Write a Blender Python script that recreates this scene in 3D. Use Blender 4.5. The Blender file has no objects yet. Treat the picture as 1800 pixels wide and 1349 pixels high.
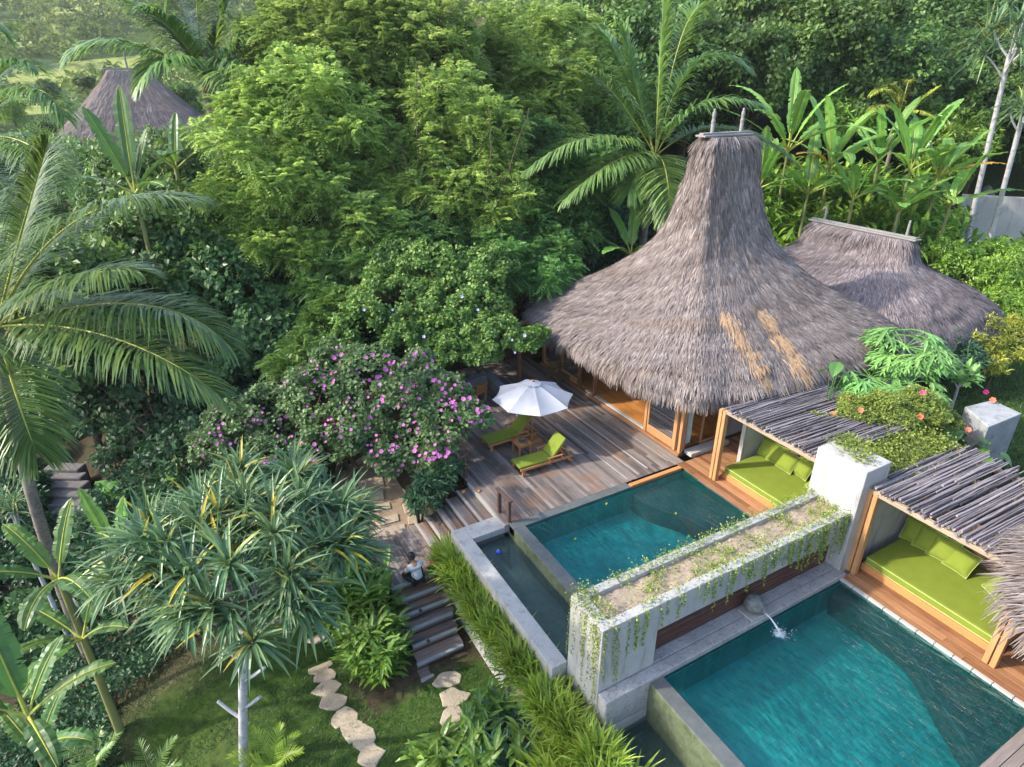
import bpy, math, random
import numpy as np
from mathutils import Vector, Matrix
from mathutils.geometry import tessellate_polygon
R = math.radians
rng = np.random.default_rng(11)
random.seed(5)
scene = bpy.context.scene
COL = scene.collection

# ------------------------------------------------------------------ camera
HC, PITCH, YAW, FPX = 12.0, R(25.7), R(29.4), 1110.0
cam_d = bpy.data.cameras.new('camera'); cam = bpy.data.objects.new('camera', cam_d); COL.objects.link(cam)
cam.location = (0, 0, HC); cam.rotation_euler = (R(90) - PITCH, 0, -YAW)
cam_d.sensor_width = 36; cam_d.lens = 36 * FPX / 1800; cam_d.clip_end = 20000; cam_d.clip_start = .1
scene.camera = cam
RT = np.array([math.cos(YAW), -math.sin(YAW), 0]); FH = np.array([math.sin(YAW), math.cos(YAW), 0]); UP = np.array([0, 0, 1.])
FW = math.cos(PITCH) * FH - math.sin(PITCH) * UP; DN = -math.sin(PITCH) * FH - math.cos(PITCH) * UP
O = np.array([0, 0, HC])
def ray(x, y): return FW + (x - 900) / FPX * RT + (y - 674.5) / FPX * DN
def C(x, y, d):                 # point seen at photo pixel x,y that lies d metres ahead
    r = ray(x, y); return r * (d / (r @ FH)) + O
def P(x, y, z=0.):              # point seen at photo pixel x,y on the level z
    r = ray(x, y); return r * ((z - HC) / r[2]) + O
def RD(r, d):                   # right / ahead of the camera -> world x,y
    q = RT * r + FH * d; return q[:2]
def sstep(a, b, x):
    t = np.clip((x - a) / (b - a), 0, 1); return t * t * (3 - 2 * t)

# ------------------------------------------------------------------ smooth value noise (numpy)
_g = np.random.default_rng(3).random((64, 64))
def vnoise(x, y):
    x = np.asarray(x, float); y = np.asarray(y, float)
    xi = np.floor(x).astype(int); yi = np.floor(y).astype(int); fx = x - xi; fy = y - yi
    fx = fx * fx * (3 - 2 * fx); fy = fy * fy * (3 - 2 * fy)
    a = _g[xi % 64, yi % 64]; b = _g[(xi + 1) % 64, yi % 64]; c = _g[xi % 64, (yi + 1) % 64]; d = _g[(xi + 1) % 64, (yi + 1) % 64]
    return (a * (1 - fx) + b * fx) * (1 - fy) + (c * (1 - fx) + d * fx) * fy

# ------------------------------------------------------------------ terrain height
def G(X, Y):
    X = np.asarray(X, float); Y = np.asarray(Y, float)
    r = X * RT[0] + Y * RT[1]; d = X * FH[0] + Y * FH[1]
    # house terrace
    plat = sstep(5.6, 7.0, X) * sstep(13.35, 13.75, Y)
    plat = np.maximum(plat, sstep(14.15, 14.5, X))
    low = -2.35 + 1.28 * sstep(13.2, 13.9, Y) + .5 * sstep(20, 26, Y)          # lawn, then the path terrace
    low = low - 3.2 * sstep(.5, -7, X)                                          # valley on the west
    low = low + .35 * sstep(2.6, 4, X) * sstep(13, 12, Y)
    z = low * (1 - plat) + (-.32) * plat
    rise = np.maximum(0, d - 36) * .155
    rise = rise + np.maximum(0, d - 46) * .12 * sstep(6, 20, r)
    z = z + rise + 2.6 * sstep(30, 46, d) * sstep(2, -14, r)
    z = z + 3.0 * sstep(36, 42, d) * sstep(5, 12, r) * np.maximum(sstep(29, 24, r), sstep(52, 60, d))
    z = z + .25 * (vnoise(X * .35, Y * .35) - .5) * (1 - plat) * sstep(16, 24, d)
    return z

# ------------------------------------------------------------------ mesh builder
def unit(v):
    v = np.asarray(v, float); n = np.linalg.norm(v, axis=-1, keepdims=True); return v / np.maximum(n, 1e-9)
class MB:
    def __init__(s): s.V = []; s.F = []; s.T = []; s.U = []; s.n = 0; s.M = []
    def add(s, V, F, tint=.5, uv=None, mi=0):
        V = np.asarray(V, float).reshape(-1, 3); F = np.asarray(F, int)
        if len(F) == 0: return
        s.V.append(V); s.F.append(F + s.n); s.n += len(V)
        s.T.append(np.broadcast_to(np.asarray(tint, float), (len(F),)).copy()); s.M.append(np.full(len(F), mi))
        s.U.append(np.zeros((len(V), 2)) if uv is None else np.asarray(uv, float))
    def box(s, lo, hi, tint=.5, rot=0., ctr=None, mi=0):
        lo = np.array(lo, float); hi = np.array(hi, float)
        v = np.array([[x, y, z] for z in (lo[2], hi[2]) for y in (lo[1], hi[1]) for x in (lo[0], hi[0])])
        if rot:
            c = (lo + hi) / 2 if ctr is None else np.array(ctr); cs, sn = math.cos(rot), math.sin(rot)
            w = v - c; v = np.c_[w[:, 0] * cs - w[:, 1] * sn, w[:, 0] * sn + w[:, 1] * cs, w[:, 2]] + c
        s.add(v, [[0, 2, 3, 1], [4, 5, 7, 6], [0, 1, 5, 4], [2, 6, 7, 3], [0, 4, 6, 2], [1, 3, 7, 5]], tint, mi=mi)
    def bar(s, a, b, w, h, tint=.5, up=(0, 0, 1)):          # rectangular bar from a to b
        a = np.array(a, float); b = np.array(b, float); t = unit(b - a); u = np.array(up, float)
        sd = np.cross(t, u)
        if np.linalg.norm(sd) < 1e-3: sd = np.cross(t, [1, 0, 0])
        sd = unit(sd); u = np.cross(sd, t)
        v = [p + sd * i * w / 2 + u * j * h / 2 for p in (a, b) for j in (-1, 1) for i in (-1, 1)]
        s.add(v, [[0, 1, 3, 2], [4, 6, 7, 5], [0, 4, 5, 1], [2, 3, 7, 6], [0, 2, 6, 4], [1, 5, 7, 3]], tint)
    def tube(s, pts, rad, k=8, tint=.5, cap=True):
        p = np.asarray(pts, float); n = len(p); rad = np.broadcast_to(np.asarray(rad, float), (n,))
        t = unit(np.gradient(p, axis=0)); ref = np.array([0, 0, 1.]) if abs(t[0][2]) < .9 else np.array([1., 0, 0])
        V = []
        for i in range(n):
            sd = unit(np.cross(t[i], ref)); u = np.cross(sd, t[i]); a = np.arange(k) * 2 * math.pi / k
            V.append(p[i] + rad[i] * (np.cos(a)[:, None] * sd + np.sin(a)[:, None] * u))
        V = np.concatenate(V); F = []
        for i in range(n - 1):
            for j in range(k): F.append([i * k + j, i * k + (j + 1) % k, (i + 1) * k + (j + 1) % k, (i + 1) * k + j])
        s.add(V, F, tint)
        if cap:
            for i, c in ((0, p[0]), (n - 1, p[-1])):
                s.add(np.vstack([V[i * k:(i + 1) * k], c]), [[j, (j + 1) % k, k] if i else [(j + 1) % k, j, k] for j in range(k)], tint)
    def lathe(s, prof, c=(0, 0, 0), k=24, tint=.5, axis=None):
        prof = np.array(prof, float); n = len(prof); a = np.arange(k) * 2 * math.pi / k
        V = np.stack([prof[:, 0][:, None] * np.cos(a), prof[:, 0][:, None] * np.sin(a), np.repeat(prof[:, 1][:, None], k, 1)], -1).reshape(-1, 3)
        if axis is not None:
            q = Vector((0, 0, 1)).rotation_difference(Vector(axis)).to_matrix(); V = V @ np.array(q).T
        F = [[i * k + j, i * k + (j + 1) % k, (i + 1) * k + (j + 1) % k, (i + 1) * k + j] for i in range(n - 1) for j in range(k)]
        s.add(V + np.array(c), F, tint)
    def prism(s, poly, z0, z1, tint=.5):
        poly = np.array(poly, float); n = len(poly)
        if (poly[:, 0] * np.roll(poly[:, 1], -1) - poly[:, 1] * np.roll(poly[:, 0], -1)).sum() < 0: poly = poly[::-1]
        V = np.vstack([np.c_[poly, np.full(n, z0)], np.c_[poly, np.full(n, z1)]])
        tr = np.array(tessellate_polygon([[Vector((p[0], p[1], 0)) for p in poly]]))
        for q in tr:
            p = poly[q]; 
            if np.cross(p[1] - p[0], p[2] - p[0]) < 0: q[:] = q[::-1]
        i0 = s.n; s.add(V, [[i, (i + 1) % n, n + (i + 1) % n, n + i] for i in range(n)], tint)
        F = np.vstack([tr + n, tr[:, ::-1]]) + i0; s.F.append(F); s.T.append(np.full(len(F), tint)); s.M.append(np.zeros(len(F), int))
    def mesh(s, name, mats, smooth=False, off=None):
        V = np.concatenate(s.V)
        if off is not None: V = V - np.asarray(off)
        me = bpy.data.meshes.new(name)
        loops = np.concatenate([f.ravel() for f in s.F]); tot = np.concatenate([np.full(len(f), f.shape[1]) for f in s.F])
        me.vertices.add(len(V)); me.vertices.foreach_set('co', V.ravel())
        me.loops.add(len(loops)); me.loops.foreach_set('vertex_index', loops)
        st = np.concatenate([[0], np.cumsum(tot)[:-1]])
        me.polygons.add(len(tot)); me.polygons.foreach_set('loop_start', st.astype(np.int32)); me.polygons.foreach_set('loop_total', tot.astype(np.int32))
        me.polygons.foreach_set('material_index', np.concatenate(s.M).astype(np.int32))
        me.polygons.foreach_set('use_smooth', np.full(len(tot), bool(smooth)))
        at = me.attributes.new('tint', 'FLOAT', 'FACE'); at.data.foreach_set('value', np.concatenate(s.T).astype(np.float32))
        uv = np.concatenate(s.U)
        if np.any(uv):
            l = me.uv_layers.new(name='UVMap'); l.data.foreach_set('uv', uv[loops].astype(np.float32).ravel())
        for m in (mats if isinstance(mats, (list, tuple)) else [mats]): me.materials.append(m)
        me.update(calc_edges=True); me.validate()
        return me
    def build(s, name, mats, parent=None, smooth=False, bevel=0., world=True):
        off = None
        if parent is not None and world:
            off = root_loc(parent)
        me = s.mesh(name, mats, smooth, off); o = bpy.data.objects.new(name, me); COL.objects.link(o)
        if parent is not None: o.parent = parent
        if bevel:
            b = o.modifiers.new('bevel', 'BEVEL'); b.width = bevel; b.segments = 2; b.limit_method = 'ANGLE'; b.angle_limit = R(40)
        return o
def root_loc(o):
    v = Vector((0, 0, 0))
    while o is not None: v = v + o.location; o = o.parent
    return np.array(v)
def tag(o, label=None, cat=None, group=None, kind=None):
    if label: o['label'] = label
    if cat: o['category'] = cat
    if group: o['group'] = group
    if kind: o['kind'] = kind
    return o
def thing(name, label, cat, loc=(0, 0, 0), group=None, rz=0.):
    o = bpy.data.objects.new(name, None); COL.objects.link(o); o.location = tuple(float(v) for v in loc); o.rotation_euler = (0, 0, rz)
    o.empty_display_size = .2
    return tag(o, label, cat, group)
def dup(root, loc, rz=0., sc=1., label=None, group=None, tilt=None):
    r = root.copy(); COL.objects.link(r); r.location = tuple(float(v) for v in loc)
    r.rotation_euler = (tilt[0] if tilt else 0, tilt[1] if tilt else 0, rz); r.scale = (sc, sc, sc) if np.isscalar(sc) else sc
    if label: r['label'] = label
    if group: r['group'] = group
    for ch in list(root.children):
        c = ch.copy(); COL.objects.link(c); c.parent = r
        for g in list(ch.children):
            e = g.copy(); COL.objects.link(e); e.parent = c
    return r

# ------------------------------------------------------------------ materials
def newmat(name):
    m = bpy.data.materials.new(name); m.use_nodes = True; nt = m.node_tree
    for n in list(nt.nodes): nt.nodes.remove(n)
    return m, nt
class NT:
    def __init__(s, nt): s.nt = nt
    def n(s, t, **kw):
        nd = s.nt.nodes.new(t)
        for k, v in kw.items():
            if k.startswith('i_'):
                key = k[2:]; nd.inputs[int(key) if key.isdigit() else key.replace('_', ' ')].default_value = v
            else: setattr(nd, k, v)
        return nd
    def l(s, a, b): s.nt.links.new(a, b)
    def ramp(s, fac, stops):
        r = s.n('ShaderNodeValToRGB'); e = r.color_ramp.elements
        while len(e) < len(stops): e.new(.5)
        for i, (p, c) in enumerate(stops): e[i].position = p; e[i].color = (*c, 1)
        s.l(fac, r.inputs[0]); return r.outputs[0]
    def noise(s, vec, scale, detail=4, rough=.55):
        n = s.n('ShaderNodeTexNoise', i_Scale=scale, i_Detail=detail, i_Roughness=rough); s.l(vec, n.inputs['Vector']); return n.outputs['Fac']
    def map(s, vec, sc=(1, 1, 1), rot=(0, 0, 0)):
        m = s.n('ShaderNodeMapping'); m.inputs['Scale'].default_value = sc; m.inputs['Rotation'].default_value = rot; s.l(vec, m.inputs[0]); return m.outputs[0]
    def math(s, op, a, b=None, clamp=False):
        m = s.n('ShaderNodeMath', operation=op, use_clamp=clamp)
        for i, v in enumerate((a, b)):
            if v is None: continue
            if isinstance(v, (int, float)): m.inputs[i].default_value = v
            else: s.l(v, m.inputs[i])
        return m.outputs[0]
    def mix(s, fac, a, b, mode='MIX'):
        m = s.n('ShaderNodeMix', data_type='RGBA', blend_type=mode)
        for i, v in ((0, fac), (6, a), (7, b)):
            if isinstance(v, (int, float)): m.inputs[i].default_value = v
            elif isinstance(v, tuple): m.inputs[i].default_value = (*v, 1)
            else: s.l(v, m.inputs[i])
        return m.outputs[2]
    def bsdf(s, color, rough=.6, spec=.5, bump=None, bs=.3, bd=.02):
        p = s.n('ShaderNodeBsdfPrincipled'); out = s.n('ShaderNodeOutputMaterial')
        if isinstance(color, tuple): p.inputs['Base Color'].default_value = (*color, 1)
        else: s.l(color, p.inputs['Base Color'])
        if isinstance(rough, (int, float)): p.inputs['Roughness'].default_value = rough
        else: s.l(rough, p.inputs['Roughness'])
        p.inputs['Specular IOR Level'].default_value = spec
        if bump is not None:
            b = s.n('ShaderNodeBump', i_Strength=bs, i_Distance=bd); s.l(bump, b.inputs['Height']); s.l(b.outputs[0], p.inputs['Normal'])
        s.l(p.outputs[0], out.inputs[0]); return p, out
    def tint(s):
        a = s.n('ShaderNodeAttribute', attribute_name='tint'); return a.outputs['Fac']
    def obj(s): return s.n('ShaderNodeTexCoord').outputs['Object']
    def uv(s): return s.n('ShaderNodeTexCoord').outputs['UV']
    def pos(s): return s.n('ShaderNodeNewGeometry').outputs['Position']

def leafmat(name, stops, trans=.28, rough=.45, spec=.35, hue=.009, nscale=.6):
    m, nt = newmat(name); k = NT(nt)
    t = k.tint(); nz = k.noise(k.pos(), nscale, 2)
    f = k.math('ADD', t, k.math('MULTIPLY', k.math('SUBTRACT', nz, .5), .5), True)
    col = k.ramp(f, stops)
    oi = k.n('ShaderNodeObjectInfo').outputs['Random']
    hs = k.n('ShaderNodeHueSaturation'); k.l(col, hs.inputs['Color'])
    k.l(k.math('ADD', k.math('MULTIPLY', k.math('SUBTRACT', oi, .5), hue * 2), .5), hs.inputs['Hue'])
    k.l(k.math('ADD', k.math('MULTIPLY', oi, .3), .85), hs.inputs['Value'])
    p, out = k.bsdf(hs.outputs[0], rough, spec)
    tr = k.n('ShaderNodeBsdfTranslucent')
    br = k.n('ShaderNodeHueSaturation', i_Saturation=1.05, i_Value=1.5, i_Hue=.485); k.l(hs.outputs[0], br.inputs['Color']); k.l(br.outputs[0], tr.inputs[0])
    mx = k.n('ShaderNodeMixShader', i_0=trans); k.l(p.outputs[0], mx.inputs[1]); k.l(tr.outputs[0], mx.inputs[2]); k.l(mx.outputs[0], out.inputs[0])
    return m
def woodmat(name, dark, light, axis=1, scale=3., rough=.65, spec=.3, wear=None, tv=.5):
    m, nt = newmat(name); k = NT(nt)
    sc = [14., 14., 14.]; sc[axis] = 1.0
    v = k.map(k.obj(), tuple(q * scale / 3 for q in sc))
    n1 = k.noise(v, 1.6, 6, .65); n2 = k.noise(k.obj(), .9, 3)
    f = k.math('ADD', k.math('MULTIPLY', n1, .7), k.math('MULTIPLY', k.math('SUBTRACT', k.tint(), .5), tv))
    f = k.math('ADD', f, k.math('MULTIPLY', k.math('SUBTRACT', n2, .45), .45), True)
    col = k.ramp(f, [(.12, dark), (.78, light)])
    if wear: col = k.mix(k.math('MULTIPLY', k.ramp(n2, [(.5, (0, 0, 0)), (.68, (1, 1, 1))]), .7), col, wear)
    k.bsdf(col, rough, spec, n1, .35, .01); return m
def stonemat(name, a, b, scale=1.2, stain=None, rough=.8, spec=.25, veins=0., drip=False):
    m, nt = newmat(name); k = NT(nt)
    p = k.obj(); n1 = k.noise(p, scale, 6, .65); n2 = k.noise(p, scale * 9, 4, .7)
    f = k.math('ADD', k.math('MULTIPLY', n1, .75), k.math('MULTIPLY', n2, .3))
    col = k.ramp(f, [(.3, a), (.72, b)])
    if stain:
        v = k.map(p, (2.2, 2.2, .35)) if drip else p
        s3 = k.ramp(k.noise(v, scale * 1.7, 5, .7), [(.52, (0, 0, 0)), (.68, (1, 1, 1))])
        col = k.mix(k.math('MULTIPLY', s3, .75), col, stain)
    if veins:
        vo = k.n('ShaderNodeTexVoronoi', feature='DISTANCE_TO_EDGE', i_Scale=veins)
        w = k.n('ShaderNodeVectorMath', operation='ADD'); k.l(p, w.inputs[0])
        nn = k.n('ShaderNodeTexNoise', i_Scale=2.5); k.l(p, nn.inputs['Vector']); k.l(nn.outputs['Color'], w.inputs[1]); k.l(w.outputs[0], vo.inputs['Vector'])
        e = k.ramp(vo.outputs['Distance'], [(.0, (1, 1, 1)), (.045, (0, 0, 0))])
        col = k.mix(k.math('MULTIPLY', e, .55), col, tuple(c * .45 for c in a))
    k.bsdf(col, rough, spec, k.math('ADD', n2, n1), .35, .02); return m
def plainmat(name, c, rough=.6, spec=.4, var=.25, scale=6.):
    m, nt = newmat(name); k = NT(nt); n = k.noise(k.obj(), scale, 4)
    f = k.math('ADD', n, k.math('MULTIPLY', k.math('SUBTRACT', k.tint(), .5), .6), True)
    k.bsdf(k.ramp(f, [(.25, tuple(q * (1 - var) for q in c)), (.75, tuple(min(1, q * (1 + var)) for q in c))]), rough, spec, n, .15, .01); return m

# leaf generators -----------------------------------------------------------
def rdirs(n, zmin=-1.):
    z = rng.uniform(zmin, 1, n); a = rng.uniform(0, 2 * math.pi, n); q = np.sqrt(1 - z * z); return np.c_[q * np.cos(a), q * np.sin(a), z]
def leaves(mb, Pp, T, N, L, W, tint, fold=.12, curl=.15):
    """pointed oval leaves: six points, folded on the midrib and curled down to the tip"""
    T = unit(T); S = unit(np.cross(T, N)); N = np.cross(S, T); n = len(Pp)
    L = np.broadcast_to(L, (n,))[:, None]; W = np.broadcast_to(W, (n,))[:, None]
    b = Pp; m = Pp + T * L * .5 - N * W * fold; tip = Pp + T * L - N * L * curl
    l1 = Pp + T * L * .42 + S * W * .5; r1 = Pp + T * L * .42 - S * W * .5
    V = np.stack([b, l1, m, r1, tip], 1).reshape(-1, 3); i = np.arange(n)[:, None] * 5
    F = np.concatenate([i + [0, 2, 1], i + [0, 3, 2], i + [1, 2, 4], i + [2, 3, 4]], 1).reshape(-1, 3)
    mb.add(V, F, np.repeat(tint, 4) if np.ndim(tint) else tint)
def straps(mb, Pp, D, L, W, droop, tint, seg=4, prof=None, vfold=.25, ref=None, kink=None):
    """ribbon leaves that start along D and bend down; prof = width along the leaf"""
    n = len(Pp); D = unit(D).copy(); L = np.broadcast_to(L, (n,)); W = np.broadcast_to(W, (n,)); droop = np.broadcast_to(droop, (n,))
    if prof is None: prof = [.6, 1, .9, .6, .05]
    prof = np.interp(np.linspace(0, 1, seg + 1), np.linspace(0, 1, len(prof)), prof)
    p = np.asarray(Pp, float).copy(); rings = []
    for j in range(seg + 1):
        r = np.array([0, 0, 1.]) if ref is None else ref
        S = np.cross(D, r); bad = np.linalg.norm(S, axis=1) < 1e-3
        S[bad] = [1, 0, 0]; S = unit(S); N = np.cross(S, D); w = (W * prof[j] / 2)[:, None]
        rings.append(np.stack([p + S * w + N * w * vfold, p, p - S * w + N * w * vfold] if vfold else [p + S * w, p - S * w], 1))
        if j < seg:
            p = p + D * (L / seg)[:, None]
            dd = droop / seg * (1.3 if kink is None else 1.)
            if kink is not None: dd = np.where(np.asarray(kink) == j, droop, dd)
            D = unit(D + np.array([0, 0, -1.]) * dd[:, None])
    V = np.stack(rings, 1); k = V.shape[2]; V = V.reshape(-1, 3); i = np.arange(n)[:, None] * (seg + 1) * k; F = []
    for j in range(seg):
        for c in range(k - 1): F.append(i + [j * k + c, j * k + c + 1, (j + 1) * k + c + 1, (j + 1) * k + c])
    F = np.concatenate(F, 1).reshape(-1, 4)
    mb.add(V, F, np.repeat(tint, seg * (k - 1)) if np.ndim(tint) else tint)
def bez(c, n):
    c = np.asarray(c, float); t = np.linspace(0, 1, n)[:, None]
    if len(c) == 3: return (1 - t) ** 2 * c[0] + 2 * t * (1 - t) * c[1] + t * t * c[2]
    return (1 - t) ** 3 * c[0] + 3 * t * (1 - t) ** 2 * c[1] + 3 * t * t * (1 - t) * c[2] + t ** 3 * c[3]
def frond(mb, pts, ll=.95, nl=52, r0=.035, hang=.9, wid=.05, ang=55, tint=(.25, .75), bare=.12, seg=3):
    """coconut frond on a curve: rachis tube (mat 1) and two combs of hanging leaflets (mat 0)"""
    pts = np.asarray(pts); n = len(pts); t = unit(np.gradient(pts, axis=0))
    m0 = len(mb.F); mb.tube(pts, np.linspace(r0, r0 * .25, n), 5, .5); 
    for q in range(m0, len(mb.F)): mb.M[q][:] = 1
    u = np.linspace(bare, .995, nl) ; x = u * (n - 1); i = np.clip(x.astype(int), 0, n - 2); f = (x - i)[:, None]
    p = pts[i] * (1 - f) + pts[i + 1] * f; d = unit(t[i] * (1 - f) + t[i + 1] * f)
    S = unit(np.cross(d, [0, 0, 1.])); N = np.cross(S, d)
    Ls = ll * np.clip(np.minimum((u - bare + .12) * 4.2, 1), 0, 1) * np.interp(u, [0, .5, .85, 1], [1, 1, .72, .4])
    a = np.radians(np.interp(u, [0, .6, 1], [ang + 12, ang, 22]))[:, None]
    for sgn in (1, -1):
        j = rng.normal(0, .07, (nl, 3)); D = unit(d * np.cos(a) + S * sgn * np.sin(a) + N * .16 + j)
        straps(mb, p, D, Ls * rng.uniform(.85, 1.08, nl), wid, hang * rng.uniform(.65, 1.3, nl), rng.uniform(*tint, nl), seg, [.55, 1, .8, .12], 0.)
def arch(base, az, el, L, droop, n=14):
    p = np.array(base, float); d = np.array([math.cos(az) * math.cos(el), math.sin(az) * math.cos(el), math.sin(el)]); out = [p.copy()]
    for i in range(n - 1):
        p = p + d * L / (n - 1); out.append(p.copy()); d = d + np.array([0, 0, -1]) * droop / (n - 1) * (.4 + 1.2 * i / n); d = d / np.linalg.norm(d)
    return np.array(out)
# ------------------------------------------------------------------ material set
M = {}
M['deck'] = woodmat('weathered deck wood', (.075, .062, .058), (.30, .255, .235), 1, 3, .7, .25, (.19, .105, .06))
M['deck_warm'] = woodmat('warm deck wood', (.17, .075, .035), (.42, .22, .11), 1, 3, .55, .35)
M['nosing'] = woodmat('pale worn nosing', (.26, .24, .225), (.44, .41, .385), 1, 4, .6, .3)
M['nosing_grey'] = woodmat('grey worn nosing', (.15, .17, .18), (.34, .37, .385), 0, 4, .6, .3)
M['step'] = woodmat('step boards', (.06, .05, .048), (.25, .20, .185), 0, 3, .7, .25, (.19, .09, .05))
M['curb'] = woodmat('orange curb timber', (.36, .15, .05), (.62, .31, .12), 0, 3, .5, .35)
M['teak'] = woodmat('teak', (.26, .11, .04), (.50, .25, .10), 0, 4, .45, .4)
M['post'] = woodmat('honey post timber', (.30, .15, .06), (.60, .34, .16), 2, 3, .5, .35)
M['darkpost'] = woodmat('dark handrail timber', (.05, .03, .024), (.17, .10, .075), 2, 3, .6, .3)
M['darkslat'] = woodmat('dark red slats', (.055, .024, .018), (.17, .08, .06), 0, 4, .5, .35)
M['backslat'] = woodmat('brown wall slats', (.10, .06, .04), (.27, .17, .11), 1, 4, .55, .3)
M['bark'] = woodmat('brown bark', (.05, .035, .025), (.19, .14, .10), 2, 2, .9, .1)
M['palebark'] = stonemat('pale ringed bark', (.30, .295, .31), (.50, .49, .51), 3., (.16, .15, .15))
M['palmbark'] = stonemat('palm bark', (.09, .075, .065), (.27, .235, .20), 4., (.05, .04, .035))
M['stick'] = woodmat('grey sticks', (.085, .075, .085), (.36, .32, .33), 0, 5, .85, .15)
M['beam'] = woodmat('pale beam', (.24, .19, .13), (.44, .36, .27), 1, 3, .6, .3)
M['ridge'] = woodmat('grey ridge board', (.15, .145, .14), (.33, .32, .31), 0, 3, .75, .2)
M['intfloor'] = woodmat('polished floor', (.36, .14, .035), (.58, .28, .08), 1, 3, .35, .5)
M['housewall'] = woodmat('house timber', (.12, .055, .03), (.34, .17, .085), 2, 3, .55, .3)
M['white_wall'] = stonemat('white lime wall', (.30, .298, .292), (.42, .415, .40), 1., (.21, .205, .19), .85, .2, 0, True)
M['paver_ledge'] = stonemat('crazy stone ledge', (.24, .235, .235), (.40, .39, .385), 1.5, None, .7, .3, 3.2)
M['sill'] = stonemat('pale stone sill', (.34, .33, .32), (.48, .47, .45), 2.)
M['grey_stone'] = stonemat('grey coping', (.055, .064, .064), (.135, .145, .145), 2.5, (.08, .10, .09), .45, .5)
M['lowwall'] = stonemat('grey low wall', (.17, .18, .20), (.30, .31, .34), 2.)
M['moss'] = stonemat('mossy pool wall', (.025, .042, .022), (.16, .185, .11), 5., (.05, .085, .04), .6, .4)
M['grey_block'] = stonemat('weathered concrete', (.21, .225, .235), (.38, .395, .405), 1.6, (.13, .15, .16))
M['paver'] = stonemat('tan paving stone', (.27, .215, .155), (.42, .34, .25), 2.2, (.30, .27, .22))
M['stepping'] = stonemat('pale tan stepping stone', (.28, .23, .17), (.44, .37, .28), 2.6, (.33, .28, .21))
M['sand'] = stonemat('sandy earth', (.20, .145, .10), (.31, .235, .17), 3.)
M['soil'] = stonemat('dry planter soil', (.20, .15, .11), (.40, .32, .25), 6., (.30, .25, .17))
M['darkstone'] = stonemat('dark stair stone', (.07, .065, .07), (.19, .175, .17), 3.)
M['green_cloth'] = plainmat('lime cushion cloth', (.165, .215, .028), .8, .15, .1, 3.)
M['green_pipe'] = plainmat('pale piping', (.36, .46, .16), .8, .15, .1)
M['white_cloth'] = plainmat('white canvas', (.38, .385, .415), .8, .15, .06, 3.)
M['curtain'] = plainmat('pale blue curtain', (.50, .64, .66), .85, .1, .08)
M['bluecurtain'] = plainmat('turquoise curtain', (.16, .42, .46), .85, .1, .12)
M['shirt'] = plainmat('white shirt', (.40, .42, .46), .85, .1, .08, 9.)
M['skin'] = plainmat('brown skin', (.30, .16, .09), .5, .4, .08)
M['hair'] = plainmat('black hair', (.008, .007, .007), .45, .4, .2)
M['trouser'] = plainmat('dark trousers', (.02, .024, .032), .85, .15, .15)
M['blue'] = plainmat('blue plastic', (.02, .08, .55), .35, .5, .1)
M['pot'] = stonemat('mottled stone jar', (.06, .064, .06), (.24, .25, .245), 8., (.02, .022, .02), .7, .3)
M['dark'] = plainmat('dark void', (.012, .011, .011), .9, .1, .2)
M['metal'] = plainmat('dark bracket', (.03, .03, .032), .5, .5, .2)
M['pink'] = plainmat('pink blossom', (.56, .16, .44), .6, .2, .3, 9.)
M['coral'] = plainmat('coral blossom', (.75, .15, .09), .6, .2, .25, 9.)
M['magenta'] = plainmat('magenta blossom', (.68, .05, .22), .6, .2, .25, 9.)
M['lilac'] = plainmat('pale lilac blossom', (.50, .52, .78), .6, .2, .2, 9.)
M['deadleaf'] = plainmat('dry orange leaf', (.50, .22, .05), .7, .2, .35, 8.)
M['nut'] = plainmat('coconut', (.35, .22, .05), .5, .3, .4, 5.)

def glassmat():
    m, nt = newmat('window glass'); k = NT(nt)
    g = k.n('ShaderNodeBsdfGlossy', i_Roughness=.02); t = k.n('ShaderNodeBsdfTransparent'); f = k.n('ShaderNodeFresnel', i_IOR=1.5)
    mx = k.n('ShaderNodeMixShader'); k.l(f.outputs[0], mx.inputs[0]); k.l(t.outputs[0], mx.inputs[1]); k.l(g.outputs[0], mx.inputs[2])
    o = k.n('ShaderNodeOutputMaterial'); k.l(mx.outputs[0], o.inputs[0]); return m
M['glass'] = glassmat()
def watermat(name, absorb, turb, tf, scale=1., strength=.35):
    m, nt = newmat(name); k = NT(nt)
    pos = k.pos(); v = k.map(pos, (1.0, .45, 1), (0, 0, R(20)))
    a = k.noise(v, 5.5 * scale, 3, .6); b = k.noise(v, 1.3 * scale, 2)
    h = k.math('ADD', k.math('MULTIPLY', a, .55), b)
    bp = k.n('ShaderNodeBump', i_Strength=strength, i_Distance=.12); k.l(h, bp.inputs['Height'])
    g = k.n('ShaderNodeBsdfGlossy', i_Roughness=.03); k.l(bp.outputs[0], g.inputs['Normal'])
    t = k.n('ShaderNodeBsdfTransparent'); t.inputs[0].default_value = (*absorb, 1)
    f = k.n('ShaderNodeFresnel', i_IOR=1.33); k.l(bp.outputs[0], f.inputs['Normal'])
    mx = k.n('ShaderNodeMixShader'); k.l(f.outputs[0], mx.inputs[0]); k.l(t.outputs[0], mx.inputs[1]); k.l(g.outputs[0], mx.inputs[2])
    df = k.n('ShaderNodeBsdfDiffuse'); df.inputs[0].default_value = (*turb, 1); b2 = k.n('ShaderNodeBump', i_Strength=.8, i_Distance=.18); k.l(h, b2.inputs['Height']); k.l(b2.outputs[0], df.inputs['Normal'])
    m2 = k.n('ShaderNodeMixShader', i_0=tf); k.l(t.outputs[0], m2.inputs[1]); k.l(df.outputs[0], m2.inputs[2]); k.l(m2.outputs[0], mx.inputs[1])
    o = k.n('ShaderNodeOutputMaterial'); k.l(mx.outputs[0], o.inputs[0]); return m
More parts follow.
